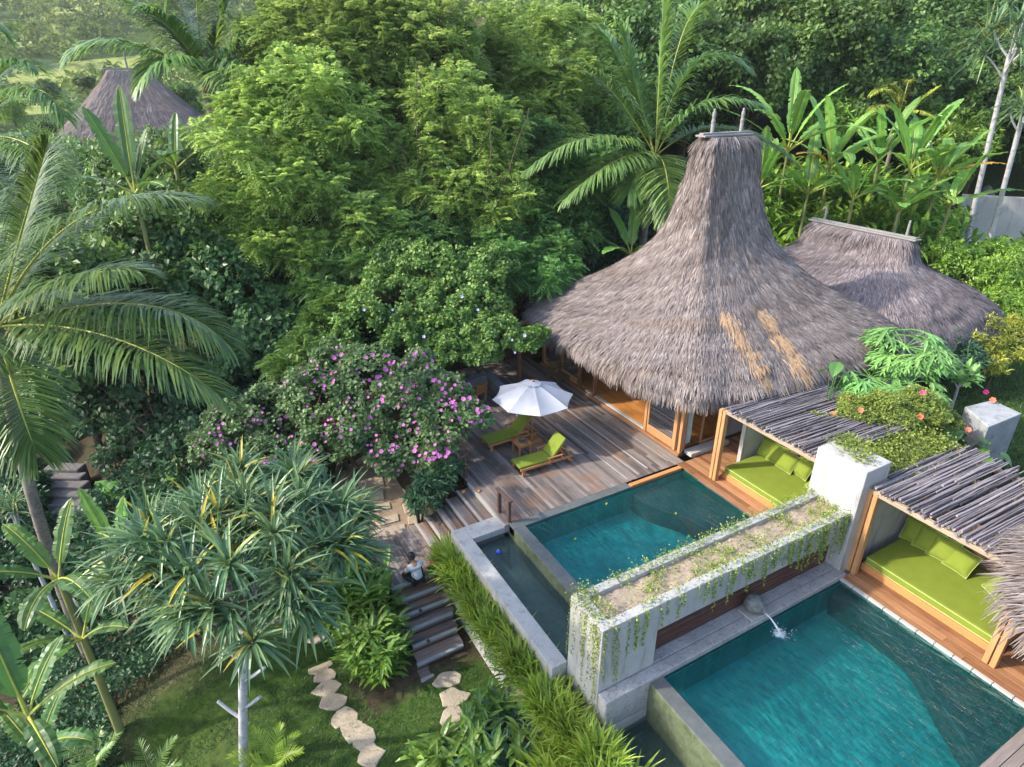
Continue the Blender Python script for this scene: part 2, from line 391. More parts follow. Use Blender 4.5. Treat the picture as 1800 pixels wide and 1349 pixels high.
M['water'] = watermat('pool water', (.60, .93, .95), (.012, .21, .20), .10, 1.5, 1.)
M['water_still'] = watermat('trough water', (.60, .78, .74), (.10, .17, .165), .25, .8, .14)
def poolfloor():
    m, nt = newmat('teal pool stone'); k = NT(nt); p = k.pos()
    br = k.n('ShaderNodeTexBrick', i_Scale=1., offset=.5); br.inputs['Brick Width'].default_value = .2; br.inputs['Row Height'].default_value = .2; br.inputs['Mortar Size'].default_value = .006
    br.inputs['Color1'].default_value = (.3, .3, .3, 1); br.inputs['Color2'].default_value = (.7, .7, .7, 1); br.inputs['Mortar'].default_value = (.1, .1, .1, 1); k.l(p, br.inputs['Vector'])
    n1 = k.noise(p, .55, 3); n2 = k.noise(k.map(p, (1, .35, 1), (0, 0, R(25))), 7., 4, .7)
    f = k.math('ADD', k.math('MULTIPLY', br.outputs['Color'], .25), k.math('ADD', k.math('MULTIPLY', n1, .6), k.math('MULTIPLY', n2, .35)))
    k.bsdf(k.ramp(f, [(.33, (.005, .115, .115)), (.58, (.015, .255, .25)), (.85, (.09, .46, .42))]), .5, .3); return m
M['poolfloor'] = poolfloor()
M['poolwall'] = stonemat('green pool stone', (.008, .055, .05), (.03, .13, .115), 2.5, (.02, .06, .05), .5, .3)
M['bench'] = stonemat('slate bench', (.03, .045, .05), (.085, .11, .12), 2.2, (.04, .07, .07), .5, .3)
def thatchmat(name, a, b, c, warm):
    m, nt = newmat(name); k = NT(nt); uv = k.uv()
    n1 = k.noise(k.map(uv, (1.0, .22, 1)), 9., 5, .7); n2 = k.noise(uv, .45, 3); n3 = k.noise(k.map(uv, (1, .3, 1)), 2.2, 3)
    f = k.math('ADD', k.math('MULTIPLY', n1, .5), k.math('ADD', k.math('MULTIPLY', n3, .25), k.math('MULTIPLY', k.tint(), .38)), True)
    col = k.ramp(f, [(.22, a), (.52, b), (.85, c)])
    col = k.mix(k.math('MULTIPLY', k.ramp(n2, [(.55, (0, 0, 0)), (.72, (1, 1, 1))]), .35), col, warm, 'MIX')
    k.bsdf(col, .95, .08, n1, .6, .03); return m
M['thatch'] = thatchmat('grey thatch', (.065, .052, .048), (.17, .143, .135), (.385, .335, .315), (.20, .135, .09))
M['newthatch'] = thatchmat('fresh straw', (.19, .11, .06), (.37, .24, .14), (.50, .35, .21), (.30, .2, .12))
M['oldthatch'] = thatchmat('purple grey thatch', (.06, .05, .052), (.165, .14, .145), (.36, .315, .32), (.19, .14, .11))

# foliage
M['feather'] = leafmat('feathery yellow green', [(.0, (.098, .172, .040)), (.5, (.245, .37, .098)), (1, (.43, .55, .17))], .48, hue=.004)
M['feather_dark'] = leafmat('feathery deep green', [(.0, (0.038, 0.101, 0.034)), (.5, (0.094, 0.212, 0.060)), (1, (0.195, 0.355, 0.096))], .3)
M['forest'] = leafmat('forest green', [(.0, (0.030, 0.066, 0.019)), (.5, (0.087, 0.165, 0.037)), (1, (0.198, 0.303, 0.075))], .28)
M['broad'] = leafmat('broad dark leaf', [(.0, (.030, .085, .030)), (.5, (.085, .195, .065)), (1, (.18, .33, .11))], .25, .4, .4)
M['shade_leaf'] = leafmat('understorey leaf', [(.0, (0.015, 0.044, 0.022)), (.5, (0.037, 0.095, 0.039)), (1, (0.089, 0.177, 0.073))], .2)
M['vine'] = leafmat('vine green', [(.0, (.045, .105, .026)), (.5, (.125, .225, .052)), (1, (.235, .35, .09))], .3)
M['wither'] = leafmat('withered banana leaf', [(.0, (.30, .14, .02)), (.5, (.50, .30, .04)), (1, (.60, .42, .06))], .3)
M['bauhinia'] = leafmat('grey green round leaf', [(.0, (.045, .095, .034)), (.5, (.115, .195, .075)), (1, (.22, .33, .13))], .28)
M['palm'] = leafmat('palm leaflet', [(.0, (0.051, 0.118, 0.043)), (.5, (0.144, 0.263, 0.073)), (1, (0.321, 0.456, 0.121))], .3, .38, .5)
M['palm_blue'] = leafmat('deep palm leaflet', [(.0, (.035, .080, .028)), (.5, (.095, .175, .048)), (1, (.24, .32, .075))], .28, .38, .5)
M['rachis'] = plainmat('yellow green rachis', (.30, .32, .06), .5, .3, .25)
M['banana'] = leafmat('banana leaf', [(.0, (0.067, 0.179, 0.031)), (.5, (0.149, 0.329, 0.064)), (1, (0.299, 0.538, 0.129))], .35, .35, .5)
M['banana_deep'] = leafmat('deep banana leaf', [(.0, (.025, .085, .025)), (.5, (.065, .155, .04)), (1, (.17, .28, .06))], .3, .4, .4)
M['bananastem'] = woodmat('banana stem', (.11, .12, .04), (.30, .30, .11), 2, 2, .6, .3)
M['pandanus'] = leafmat('pandanus strap', [(.0, (.045, .10, .052)), (.45, (.11, .205, .098)), (.82, (.23, .33, .12)), (1, (.50, .42, .06))], .25, .38, .4)
M['lily'] = leafmat('lime lily', [(.0, (.085, .16, .016)), (.5, (.235, .35, .04)), (1, (.43, .51, .09))], .35, .4, .4)
M['ginger'] = leafmat('ginger leaf', [(.0, (0.060, 0.135, 0.017)), (.5, (0.172, 0.307, 0.037)), (1, (0.359, 0.523, 0.085))], .3, .38, .45)
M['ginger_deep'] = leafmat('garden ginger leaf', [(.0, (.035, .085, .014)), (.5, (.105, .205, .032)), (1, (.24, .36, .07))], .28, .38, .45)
M['agave'] = leafmat('blue agave strap', [(.0, (0.045, 0.120, 0.072)), (.5, (0.113, 0.232, 0.139)), (1, (0.239, 0.389, 0.233))], .15, .4, .4)
M['golden'] = leafmat('golden shrub', [(.0, (0.105, 0.135, 0.017)), (.5, (0.299, 0.344, 0.043)), (1, (0.568, 0.568, 0.085))], .3)
M['papaya'] = leafmat('papaya leaf', [(.0, (0.075, 0.179, 0.054)), (.5, (0.179, 0.374, 0.107)), (1, (0.329, 0.568, 0.171))], .3)
M['creeper'] = leafmat('yellow creeper', [(.0, (.075, .135, .022)), (.5, (.20, .29, .05)), (1, (.36, .44, .10))], .3)
M['grass'] = leafmat('lawn blade', [(.0, (.018, .048, .010)), (.5, (.045, .098, .020)), (1, (.10, .165, .035))], .2)
M['hillwood'] = leafmat('hill wood', [(.0, (.06, .10, .03)), (.5, (.15, .22, .06)), (1, (.28, .34, .10))], .2, .9, .05)

def groundmat():
    m, nt = newmat('garden ground'); k = NT(nt); p = k.pos()
    n1 = k.noise(p, .5, 4); n2 = k.noise(p, 6., 5, .7)
    dirt = k.ramp(n2, [(.3, (.020, .015, .010)), (.7, (.075, .056, .038))])
    gr = k.ramp(n2, [(.3, (.018, .042, .008)), (.7, (.058, .10, .018))])
    at = k.tint(); f = k.math('ADD', at, k.math('MULTIPLY', k.math('SUBTRACT', n1, .5), 1.6), True)
    fld = k.ramp(n1, [(.3, (.16, .21, .05)), (.7, (.30, .32, .10))]); k.bsdf(k.mix(k.math('SUBTRACT', at, 1., True), k.mix(f, dirt, gr), fld), .95, .1, n2, .5, .05); return m
M['ground'] = groundmat()
# ------------------------------------------------------------------ ground sheet
def axis(lo, a, b, hi, st, grow=1.25):
    v = list(np.arange(a, b + 1e-6, st)); s = st
    while v[-1] < hi: s *= grow; v.append(v[-1] + s)
    s = st
    while v[0] > lo: s *= grow; v.insert(0, v[0] - s)
    return np.array(v)
def build_ground():
    gx = axis(-2500, -8, 19, 3200, .3, 1.12); gy = axis(-400, 4, 24, 3200, .3, 1.12)
    X, Y = np.meshgrid(gx, gy, indexing='ij'); d = X * FH[0] + Y * FH[1]; r = X * RT[0] + Y * RT[1]
    near = G(X, Y)
    far = 4 + 62 * sstep(110, 420, d) * (.65 + .7 * vnoise(r / 130 + 4, d / 150)) + 30 * sstep(40, 160, r) * sstep(40, 120, d)
    far = far + 18 * sstep(700, 1600, d) * (.5 + vnoise(r / 500 + 9, 2.5 + d * 0)) 
    w = sstep(60, 110, np.hypot(d, r * .6)); Z = np.minimum(near, 60) * (1 - w) + far * w
    Z = np.where(d < -5, -6, Z)
    # dig under the pools
    n0, n1 = len(gx), len(gy); V = np.stack([X, Y, Z], -1).reshape(-1, 3)
    I = np.arange(n0 * n1).reshape(n0, n1); F = np.stack([I[:-1, :-1], I[1:, :-1], I[1:, 1:], I[:-1, 1:]], -1).reshape(-1, 4)
    fc = V[F].mean(1); lawn = sstep(-4.5, -2.5, fc[:, 0]) * sstep(2.3, 1.7, fc[:, 0] - .5 * (vnoise(fc[:, 0] * 1.5, fc[:, 1] * 1.5) - .5)) * sstep(14.6, 13.2, fc[:, 1])
    lawn = np.maximum(lawn, (sstep(11.3, 10.7, fc[:, 1]) * (fc[:, 0] < 5.2) * (fc[:, 0] > -3.5)))
    green = np.maximum(lawn, sstep(20, 45, fc[:, 0] * FH[0] + fc[:, 1] * FH[1]) * .8)
    green = np.maximum(green, (fc[:, 0] > 24) * (fc[:, 1] < 14) * 1.)
    fd = fc[:, 0] * FH[0] + fc[:, 1] * FH[1]; fr = fc[:, 0] * RT[0] + fc[:, 1] * RT[1]; green = np.where(fd > 105, 1 + sstep(.55, .66, vnoise(fr / 26 + 5, fd / 22)), green)
    mb = MB(); mb.add(V, F, green); o = mb.build('ground', M['ground'], smooth=True); tag(o, kind='structure'); return o
build_ground()
def ZG(x, y): return float(G(x, y))

# ------------------------------------------------------------------ pools
def pool(name, label, x0, x1, y0, y1, bench, zt, far_coping, tx0, ty1, label_t, mir=False):
    t = thing(name, label, 'pool', (x0, (y0 + y1) / 2, 0))
    f = MB(); f.box((x0 + .35, y0 - .2, -1.35), (x1, y1, -.9)); f.build('pool_floor', M['poolfloor'], t)
    w = MB(); w.box((x1 - .008, y0 - .2, -1.7), (x1 + .12, y1, -.06)); w.box((x0 + .35, y1 - .012, -1.7), (x1 - .009, y1 + .12, -.06)); w.box((x0 + .35, y0 - .3, -1.7), (x1 + .12, y0 - .2, -.3))
    w.build('inner_wall', M['poolwall'], t)
    w = MB(); w.box((x0 + .37, y1 - .03, -1.2), (x1 - .02, y1 - .013, -.12)); w.build('tiled_wall', M['poolfloor'], t)
    i = MB(); i.box((x0, y0 - .2, -2.6), (x0 + .38, y1 + .3, -.02)); 
    i.build('infinity_wall', M['moss'], t, bevel=.015)
    l = MB(); l.box((x0 + .01, y0 - .2, -.017), (x0 + .375, y1 + .0, .008)); l.build('wet_edge', M['grey_stone'], t, bevel=.006)
    b = MB(); b.prism(bench, -1.1, -.30); b.build('underwater_bench', M['bench'], t, bevel=.03)
    return t
b1 = [(13.99, 12.99), (11.85, 12.99)] + [tuple(P(x, y, -.25)[:2]) for x, y in ((1130, 885), (1165, 897), (1205, 907), (1250, 930), (1266, 950))] + [(12.55, 8.2), (13.99, 8.2)]
b2 = [(13.99, 7.0)] + [tuple(P(x, y, -.25)[:2]) for x, y in ((1462, 1045), (1545, 1103), (1600, 1140), (1632, 1185), (1660, 1250), (1720, 1330))] + [(11.9, 2.3), (13.99, 2.3)]
def smooth_run(b, i0, i1):
    a = np.array(b, float); seg = a[i0:i1]; t = np.linspace(0, len(seg) - 1, 60); q = np.c_[np.interp(t, np.arange(len(seg)), seg[:, 0]), np.interp(t, np.arange(len(seg)), seg[:, 1])]
    for _ in range(60): q[1:-1] = (q[:-2] + 2 * q[1:-1] + q[2:]) / 4
    return [tuple(p) for p in np.vstack([a[:i0], q, a[i1:]])]
b1 = smooth_run(b1, 1, len(b1) - 1); b2 = smooth_run(b2, 1, len(b2) - 1)
p1 = pool('swimming_pool', 'turquoise infinity pool beside the timber deck with the umbrella', 7.4, 14.0, 8.35, 13.0, b1[::-1], 0, True, 6.2, 13.4, '')
p2 = pool('swimming_pool', 'turquoise infinity pool under the stone jar spout, in front of the planter wall', 7.4, 14.0, 2.4, 6.95, b2[::-1], 0, True, 6.2, 13.4, '')
c = MB(); c.box((7.4, 13.0, -.3), (11.8, 13.3, .01)); c.build('coping', M['grey_stone'], p1, bevel=.01)
c = MB(); c.box((11.8, 13.0, -.12), (14.0, 13.16, .05)); c.build('timber_curb', M['curb'], p1, bevel=.008)
c = MB()
for q in np.arange(2.4, 7, .42): c.box((13.95, q, -.12), (14.05, min(q + .405, 6.98), .012 + rng.uniform(0, .006)), rng.random())
c.build('edge_stone', M['sill'], p2, bevel=.006)
for nm, y0, y1, seg in (('pool_water', 8.35, 13.0, 1), ('pool_water', 2.4, 6.95, 1)):
    w = MB(); w.add([[7.76, y0 - .1, -.035], [14, y0 - .1, -.035], [14, y1, -.035], [7.76, y1, -.035]], [[0, 1, 2, 3]]); tag(w.build('water', M['water']), kind='structure')

# overflow troughs
def trough(label, x0, x1, y0, y1, zt, zw, farwall):
    t = thing('overflow_trough', label, 'trough', (x0, y0, zt))
    m = MB(); m.box((x0 - .42, y0, -3.2), (x0, y1 + farwall, zt)); m.box((x0, y1, -3.2), (x1, y1 + farwall, zt - .004)); m.build('outer_wall', M['white_wall'], t, bevel=.015)
    f = MB(); f.box((x0, y0, -1.7), (x1, y1, zw - .75)); f.build('trough_floor', M['moss'], t)
    l = MB(); l.box((x0 - .0, y0, -1.5), (x0 + .02, y1 - .02, zw + .1)); l.box((x0, y1 - .02, -1.5), (x1, y1, zw + .12)); l.build('wet_lining', M['grey_stone'], t)
    w = MB(); w.add([[x0, y0, zw], [x1, y0, zw], [x1, y1, zw], [x0, y1, zw]], [[0, 1, 2, 3]]); tag(w.build('water', M['water_still']), kind='structure')
    return t
trough('narrow overflow trough of still water with white rim below the mossy pool wall', 6.2, 7.4, 8.4, 13.35, -.1, -.42, .62)
trough('dark overflow trough below the pool wall in the bottom of the view', 6.2, 7.4, -1, 6.925, -.75, -1.15, .015)

# ------------------------------------------------------------------ planter wall
pl = thing('planter_wall', 'long white plastered planter wall with creepers standing between the two pools', 'planter wall', (10, 7.8, 0))
m = MB()
m.box((6.2, 7.25, -3.0), (7.75, 8.4, 1.52)); m.box((7.75, 7.6, -2.4), (14.2, 8.4, 1.52)); m.box((7.75, 7.25, 1.12), (14.2, 7.6, 1.52))
for lo, hi in (((6.2, 7.25, 1.52), (14.2, 7.47, 1.9)), ((6.2, 8.18, 1.52), (14.2, 8.4, 1.9)), ((6.2, 7.47, 1.52), (6.5, 8.18, 1.9))): m.box(lo, hi)
m.build('plastered_body', M['white_wall'], pl, bevel=.012)
m = MB(); xs = np.linspace(6.5, 14.2, 90); ys = np.linspace(7.47, 8.18, 12); X, Y = np.meshgrid(xs, ys, indexing='ij'); Z = 1.74 + .07 * vnoise(X * 3, Y * 4) + .05 * vnoise(X * 9, Y * 9)
I = np.arange(90 * 12).reshape(90, 12); m.add(np.stack([X, Y, Z], -1), np.stack([I[:-1, :-1], I[1:, :-1], I[1:, 1:], I[:-1, 1:]], -1).reshape(-1, 4)); m.build('soil', M['soil'], pl, smooth=True)
m = MB()
for i, z in enumerate(np.arange(.1, 1.1, .115)): m.box((7.76, 7.555 + .004 * (i % 2), z), (14.19, 7.597, z + .1), rng.random())
m.build('slat_panel', M['darkslat'], pl, bevel=.006)
m = MB(); m.box((6.2, 6.95, -2.6), (14.2, 7.245, .1)); m.box((7.755, 7.245, -2.4), (14.2, 7.555, .095)); m.build('stone_ledge', M['paver_ledge'], pl, bevel=.03)
cw = thing('column_wall', 'tall white streaked wall end rising at the daybed side of the planter', 'wall', (14.9, 7.8, 0))
m = MB(); m.box((14.2, 7.15, -.3), (18.6, 8.5, 2.3)); m.box((14.12, 7.12, -.3), (15.15, 8.53, 3.22)); m.build('wall_body', M['white_wall'], cw, bevel=.025)

# stone jar spout with its water jet
j = thing('stone_jar', 'round mottled stone jar lying on the ledge and spouting water into the pool', 'jar', (10.9, 7.2, .1))
m = MB(); ax = np.array([.42, -.86, -.26]); 
m.lathe([(.0, -.33), (.17, -.32), (.27, -.22), (.33, -.06), (.32, .08), (.25, .22), (.17, .29), (.15, .33), (.175, .37), (.135, .375), (.12, .33), (.13, .2)], (10.9, 7.2, .43), 28, .5, ax); m.V = [(v - [10.9, 7.2, .43]) * .74 + [10.9, 7.2, .40] for v in m.V]; m.build('jar_body', M['pot'], j, smooth=True)
mo = np.array([10.9, 7.2, .40]) + unit(ax) * .255
m = MB(); m.lathe([(0, 0), (.098, 0)], mo, 20, .5, ax); m.build('jar_mouth', M['dark'], j)
m = MB(); m.box((10.62, 6.98, .1), (11.2, 7.45, .17)); m.build('jar_plinth', M['white_wall'], j, bevel=.015)
wj = thing('water_jet', 'thin water jet falling from the jar mouth into white splash on the pool', 'water jet', (10.8, 6.75, 0))
def whitewater():
    m, nt = newmat('white water'); k = NT(nt); p, out = k.bsdf((.75, .82, .85), .25, .5); t = k.n('ShaderNodeBsdfTransparent')
    mx = k.n('ShaderNodeMixShader', i_0=.5); k.l(t.outputs[0], mx.inputs[1]); k.l(p.outputs[0], mx.inputs[2]); k.l(mx.outputs[0], out.inputs[0]); return m
M['foam'] = whitewater()
m = MB(); s0 = mo + unit(ax) * .02 - [0, 0, .09]; m.tube(bez([s0, s0 + [.06, -.16, .0], [11.08, 6.5, -.03]], 10), [.02, .02, .02, .022, .022, .025, .025, .03, .03, .035], 7); m.build('falling_stream', M['foam'], wj, smooth=True)
m = MB(); q = rng.normal(0, 1, (150, 2)) * .11; rr = np.hypot(q[:, 0], q[:, 1]); pts = np.c_[11.08 + q[:, 0], 6.5 + q[:, 1], -.03 + np.abs(rng.normal(0, .05, 150)) * np.exp(-rr * 4) * 1.6]
for pt in pts:
    s = rng.uniform(.004, .014); m.lathe([(0, -s), (s * .8, -s * .5), (s, 0), (s * .7, s * .6), (0, s)], pt, 6)
n = 26; a = np.linspace(0, 2 * math.pi, n, endpoint=False); Vd = []
for f in np.linspace(0, 1, 9): Vd.append(np.c_[11.08 + np.cos(a) * .13 * f * (1 + .35 * vnoise(a * 2.3 + 3, a * 0 + 1)), 6.5 + np.sin(a) * .13 * f * (1 + .35 * vnoise(a * 2.3 + 9, a * 0 + 4)), -.04 + .07 * (1 - f) ** 2 + .02 * vnoise(a * 3, a * 0 + f * 9) * (1 - f)])
m.add(np.concatenate(Vd), [[i * n + j, i * n + (j + 1) % n, (i + 1) * n + (j + 1) % n, (i + 1) * n + j] for i in range(8) for j in range(n)])
m.build('splash', M['foam'], wj, smooth=True)['kind'] = 'stuff'
bl = thing('pool_float', 'small blue ball floating in the narrow overflow trough', 'ball', P(876, 972, -.42))
m = MB(); m.lathe([(0, -.09), (.06, -.07), (.09, 0), (.065, .065), (.03, .08), (0, .08)], P(876, 972, -.42), 14); m.build('ball_shell', M['blue'], bl, smooth=True)
m = MB(); m.lathe([(.0, .08), (.025, .08), (.022, .11), (0, .11)], P(876, 972, -.42), 10); m.build('valve_cap', M['white_cloth'], bl, smooth=True)

# ------------------------------------------------------------------ decks
def boards(mb, x0, x1, y0, y1, z, w=.115, gap=.012, th=.03, split=3.2):
    x = x0
    while x < x1 - .02:
        y = y0 - rng.uniform(0, split)
        while y < y1:
            a, b = max(y, y0), min(y + split, y1)
            if b - a > .05: mb.box((x, a + .003, z - th), (min(x + w, x1), b - .003, z + rng.uniform(-.003, .003)), rng.random())
            y += split
        x += w + gap
m = MB(); boards(m, 7.26, 14.4, 13.31, 24.2, 0.0); boards(m, 14.4, 16.2, 13.75, 15.5, 0.004)
tag(m.build('deck_floor', M['deck'], bevel=.004), kind='structure')
m = MB(); m.box((7.45, 13.34, -.34), (14.45, 24.2, -.05)); tag(m.build('deck_base', M['dark']), kind='structure')
dl = thing('deck_strip', 'pale worn metal strips inlaid along the deck boards before the house', 'deck strip', (13, 16, 0))
for px, Y0, Y1, wd in ((12.95, 13.6, 19.4, .07), (12.45, 13.45, 18.6, .045), (11.95, 13.4, 17.8, .04), (13.9, 13.6, 16.2, .03)):
    m = MB(); m.box((px, Y0, .002), (px + wd, Y1, .016)); m.build('strip', M['nosing'], dl, bevel=.003)
m = MB(); boards(m, 14.06, 14.84, 2.2, 6.98, 0.0, .18); boards(m, 14.06, 14.84, 8.52, 13.3, 0.0, .18); tag(m.build('pool_side_walkway', M['deck_warm'], bevel=.004), kind='structure')
m = MB(); m.box((14.02, 2.2, -.3), (17.4, 12.3, -.045)); tag(m.build('terrace_base', M['darkstone']), kind='structure')
m = MB(); boards(m, 14.84, 18.2, -3, 3.55, .0, .16); boards(m, 14.06, 14.84, -3, 2.2, 0.0, .16); tag(m.build('terrace_floor', M['deck_warm'], bevel=.004), kind='structure')
m = MB()
for i in range(5): m.box((9.5, 2.36 - .2 * (i + 1), -.06), (14.04, 2.36 - .2 * i - .012, .06), rng.random())
tag(m.build('pier_floor', woodmat('pier wood', (.10, .085, .08), (.30, .26, .24), 0), bevel=.006), kind='structure')
# deck fascia at the top step
# ------------------------------------------------------------------ stairs down from the deck
st = thing('deck_stairs', 'wide timber stairs with pale nosings going down from the deck to the landing', 'stairs', (6.3, 14.9, -.5))
ex = [7.22, 6.82, 6.42, 6.02, 5.64, 5.3]
for i in range(6):
    z = -.17 * i; x1 = ex[i]; x0 = ex[i + 1] if i < 5 else 3.8
    if i:
        m = MB(); xb = ex[i - 1]; n = 3
        for q in range(n):
            a = x1 + .075 + (xb - x1 - .075) * q / n; m.box((a + .004, 14.0, z - .03), (a + (xb - x1 - .075) / n - .004, 15.85 - .03 * i, z), rng.random())
        m.build('tread', M['deck'], st, bevel=.004)
        m = MB(); m.box((x1 + .02, 14.0, z - .17), (x1 + .05, 15.85, z - .031)); m.build('riser', M['step'], st)
    ylo = 13.3 if i == 0 else 13.95
    m = MB(); m.box((x1, ylo, z - .05), (x1 + .075, 15.85, z + .006)); m.build('nosing', M['nosing'], st, bevel=.006)
m = MB(); m.box((7.25, 13.33, -.9), (7.44, 15.85, -.05)); m.build('fascia', M['nosing'], st)
m = MB(); m.box((5.4, 13.97, -1.3), (7.2, 15.83, -.92)); m.build('stair_base', M['dark'], st)
ld = MB(); 
for q in np.arange(3.72, 5.28, .128): ld.box((q, 13.5, -1.035), (q + .118, 15.9, -1.0 + rng.uniform(-.002, .002)), rng.random())
tag(ld.build('landing_floor', M['deck'], bevel=.004), kind='structure')
s2 = thing('garden_stairs', 'lower timber stairs with grey nosings going down to the stepping stones', 'stairs', (4.4, 12.2, -1.6))
ey = [13.5, 13.1, 12.68, 12.3, 11.88, 11.43, 11.05, 10.6]; xl = [3.7, 3.68, 3.66, 3.68, 3.66, 3.6, 3.55, 3.5]; xr = [5.22, 5.16, 5.12, 5.04, 4.97, 4.94, 5.0, 5.0]
for i in range(7):
    z = -1.0 - .17 * i
    m = MB(); m.box((xl[i], ey[i] - .01, z - .06), (xr[i], ey[i] + .085, z + .007)); m.build('nosing', M['nosing_grey'], s2, bevel=.012)
    m = MB(); m.box((xl[i], ey[i] + .03, z - .19), (xr[i], ey[i] + .05, z - .061)); m.build('riser', M['step'], s2)
    if i < 6:
        m = MB()
        for q in range(3):
            h = (ey[i] - ey[i + 1] - .09) / 3; a = ey[i + 1] + .088 + q * h; m.box((xl[i] - .03, a, z - .2), (xr[i], a + h - .008, z - .17 + rng.uniform(-.002, .002)), rng.random())
        m.build('tread', M['step'], s2, bevel=.004)
for i, (k, f) in enumerate(((2, .35), (4, .3), (6, .55), (3, .02))):
    z = -1 - .17 * k; x = xl[k] + f * (xr[k] - xl[k]); m = MB(); m.box((x, ey[k] - .03, z - .03), (x + .09, ey[k] + .05, z + .03)); m.build('lamp_fitting', M['metal'], s2, bevel=.01)
m = MB(); m.box((5.25, 9.6, -3), (5.55, 13.9, -1.15)); kw = m.build('kerb_wall', M['white_wall'], bevel=.03); tag(kw, 'low pale kerb wall along the garden stairs under the lily hedge', 'wall')

# hand rails
def rail(label, p0, p1, zs, h=.85):
    t = thing('hand_rail', label, 'hand rail', (*p0, zs[0]))
    for p, z in ((p0, zs[0]), (p1, zs[1])):
        m = MB(); m.box((p[0] - .05, p[1] - .05, z - .3), (p[0] + .05, p[1] + .05, z + h)); m.build('post', M['darkpost'], t, bevel=.008)
    a = np.array([*p0, zs[0] + h + .02]); b = np.array([*p1, zs[1] + h + .02]); d = unit(b - a) * .14
    m = MB(); m.bar(a - d, b + d, .11, .05); m.build('top_rail', M['darkpost'], t, bevel=.008)
    return t
rail('short dark timber hand rail at the pool corner of the deck', (7.42, 13.95), (7.45, 13.4), (0, 0), .8)
rail('sloping dark hand rail beside the deck stairs in front of the flowering bush', (5.5, 15.98), (7.35, 16.2), (-1, 0), .85)

# ------------------------------------------------------------------ paved path
def slab(poly, z, th, mat, name, label, cat, group=None):
    t = MB(); t.prism(poly, z - th, z); o = t.build(name, mat, bevel=.025); c = np.mean(poly, 0); 
    return tag(o, label, cat, group)
path = MB(); path.prism([(2.2, 15.95), (5.45, 15.95), (5.7, 18), (6.2, 22), (6.4, 26), (3.2, 26), (2.6, 20)], -1.4, -1.045); tag(path.build('path', M['sand']), kind='structure')
def irregular(cx, cy, rx, ry, rot, n=8, j=.16):
    a = np.arange(n) * 2 * math.pi / n + rng.normal(0, .12, n); r = 1 + rng.normal(0, j * .6, n)
    x = rx * r * np.cos(a); y = ry * r * np.sin(a); return np.c_[cx + x * math.cos(rot) - y * math.sin(rot), cy + x * math.sin(rot) + y * math.cos(rot)]
def quadpx(pts, z): return [tuple(P(x, y, z)[:2]) for x, y in pts]
pav = [([(625, 845), (672, 835), (676, 852), (640, 860)], 'grey paving stone under the pink flowering bush'), ([(632, 866), (674, 860), (676, 876), (640, 882)], 'tan paving stone at the shadow edge of the sandy path'),
       ([(637, 893), (685, 882), (688, 893), (645, 900)], 'narrow cream paving stone across the middle of the sandy path'), ([(655, 915), (700, 902), (702, 915), (668, 924)], 'blue grey paving stone in the sandy path near the pandanus'),
       ([(655, 930), (712, 920), (714, 936), (662, 948)], 'long tan paving stone just before the timber landing'), ([(706, 884), (738, 880), (740, 898), (712, 902)], 'square tan paving stone below the sloping hand rail'),
       ([(716, 908), (742, 903), (740, 918), (718, 922)], 'small tan paving stone beside the foot of the sloping rail'), ([(650, 950), (690, 940), (684, 946), (652, 960)], 'sliver of paving stone touching the landing boards')]
for q, lb in pav: slab(quadpx(q, -1.0)[::-1], -1.0, .12, M['paver'], 'paving_stone', lb, 'paving stone', 'paving stones of the sandy path')
ords = ['smallest stone at the far end', 'second stone from the far end', 'third stone from the far end', 'rounded stone at the start of the bend', 'fifth stone, on the bend', 'sixth stone, after the bend', 'seventh stone, opposite the ginger clump', 'eighth stone, a wide one', 'ninth stone, before the last pair', 'tall stone next to last', 'last stone by the bottom edge', 'cut off stone at the bottom edge']
sp = [(570, 1072, 14, 8), (566, 1092, 20, 9), (562, 1124, 20, 13), (560, 1147, 19, 13), (563, 1171, 21, 14), (571, 1187, 20, 13), (574, 1209, 22, 17), (586, 1232, 26, 19), (603, 1260, 25, 18), (621, 1282, 19, 21), (640, 1299, 20, 22), (651, 1327, 24, 20)]
for (x, y, rx, ry), lb in zip(sp, ords):
    z = -2.3; c = P(x, y, z); s = np.linalg.norm(P(x + 10, y, z) - c) / 10
    slab(irregular(c[0], c[1], rx * s * 1.04, ry * s * 1.12, -YAW + .35, 9, .2), ZG(c[0], c[1]) + .03 + .004 * (sp.index((x, y, rx, ry)) % 3), .07, M['stepping'], 'stepping_stone', 'tan stepping stone of the curved lawn row, ' + lb, 'stepping stone', 'stepping stones curving along the lawn')
for (x, y, rx, ry), lb in zip([(787, 1201, 25, 15), (797, 1233, 26, 15), (797, 1270, 20, 22)], ['large pale stepping stone at the foot of the garden stairs', 'pale stepping stone second from the garden stairs', 'pale stepping stone half hidden by the canna leaves']):
    z = -2.15; c = P(x, y, z); s = np.linalg.norm(P(x + 10, y, z) - c) / 10
    slab(irregular(c[0], c[1], rx * s, ry * s * 1.35, -YAW + .3, 8, .2), ZG(c[0], c[1]) + .035, .08, M['stepping'], 'stepping_stone', lb, 'stepping stone', 'stepping stones below the garden stairs')
# dark stone stairs in the valley
ds = thing('stone_stairs', 'dark stone stairs climbing behind the leaning palm trunk', 'stairs', C(135, 900, 18.5))
for i in range(11):
    c0 = C(135 - 2.2 * i, 975 - 15.5 * i, 17.3 + .42 * i); m = MB(); w = RT * .72; h = FH * .24
    poly = [(c0 - w - h)[:2], (c0 + w - h)[:2], (c0 + w + h)[:2], (c0 - w + h)[:2]]; m.prism([p + rng.normal(0, .03, 2) for p in poly], min(c0[2] - .6, ZG(*c0[:2]) - .3), c0[2]); m.build('stone_tread', M['darkstone'], ds, bevel=.05)
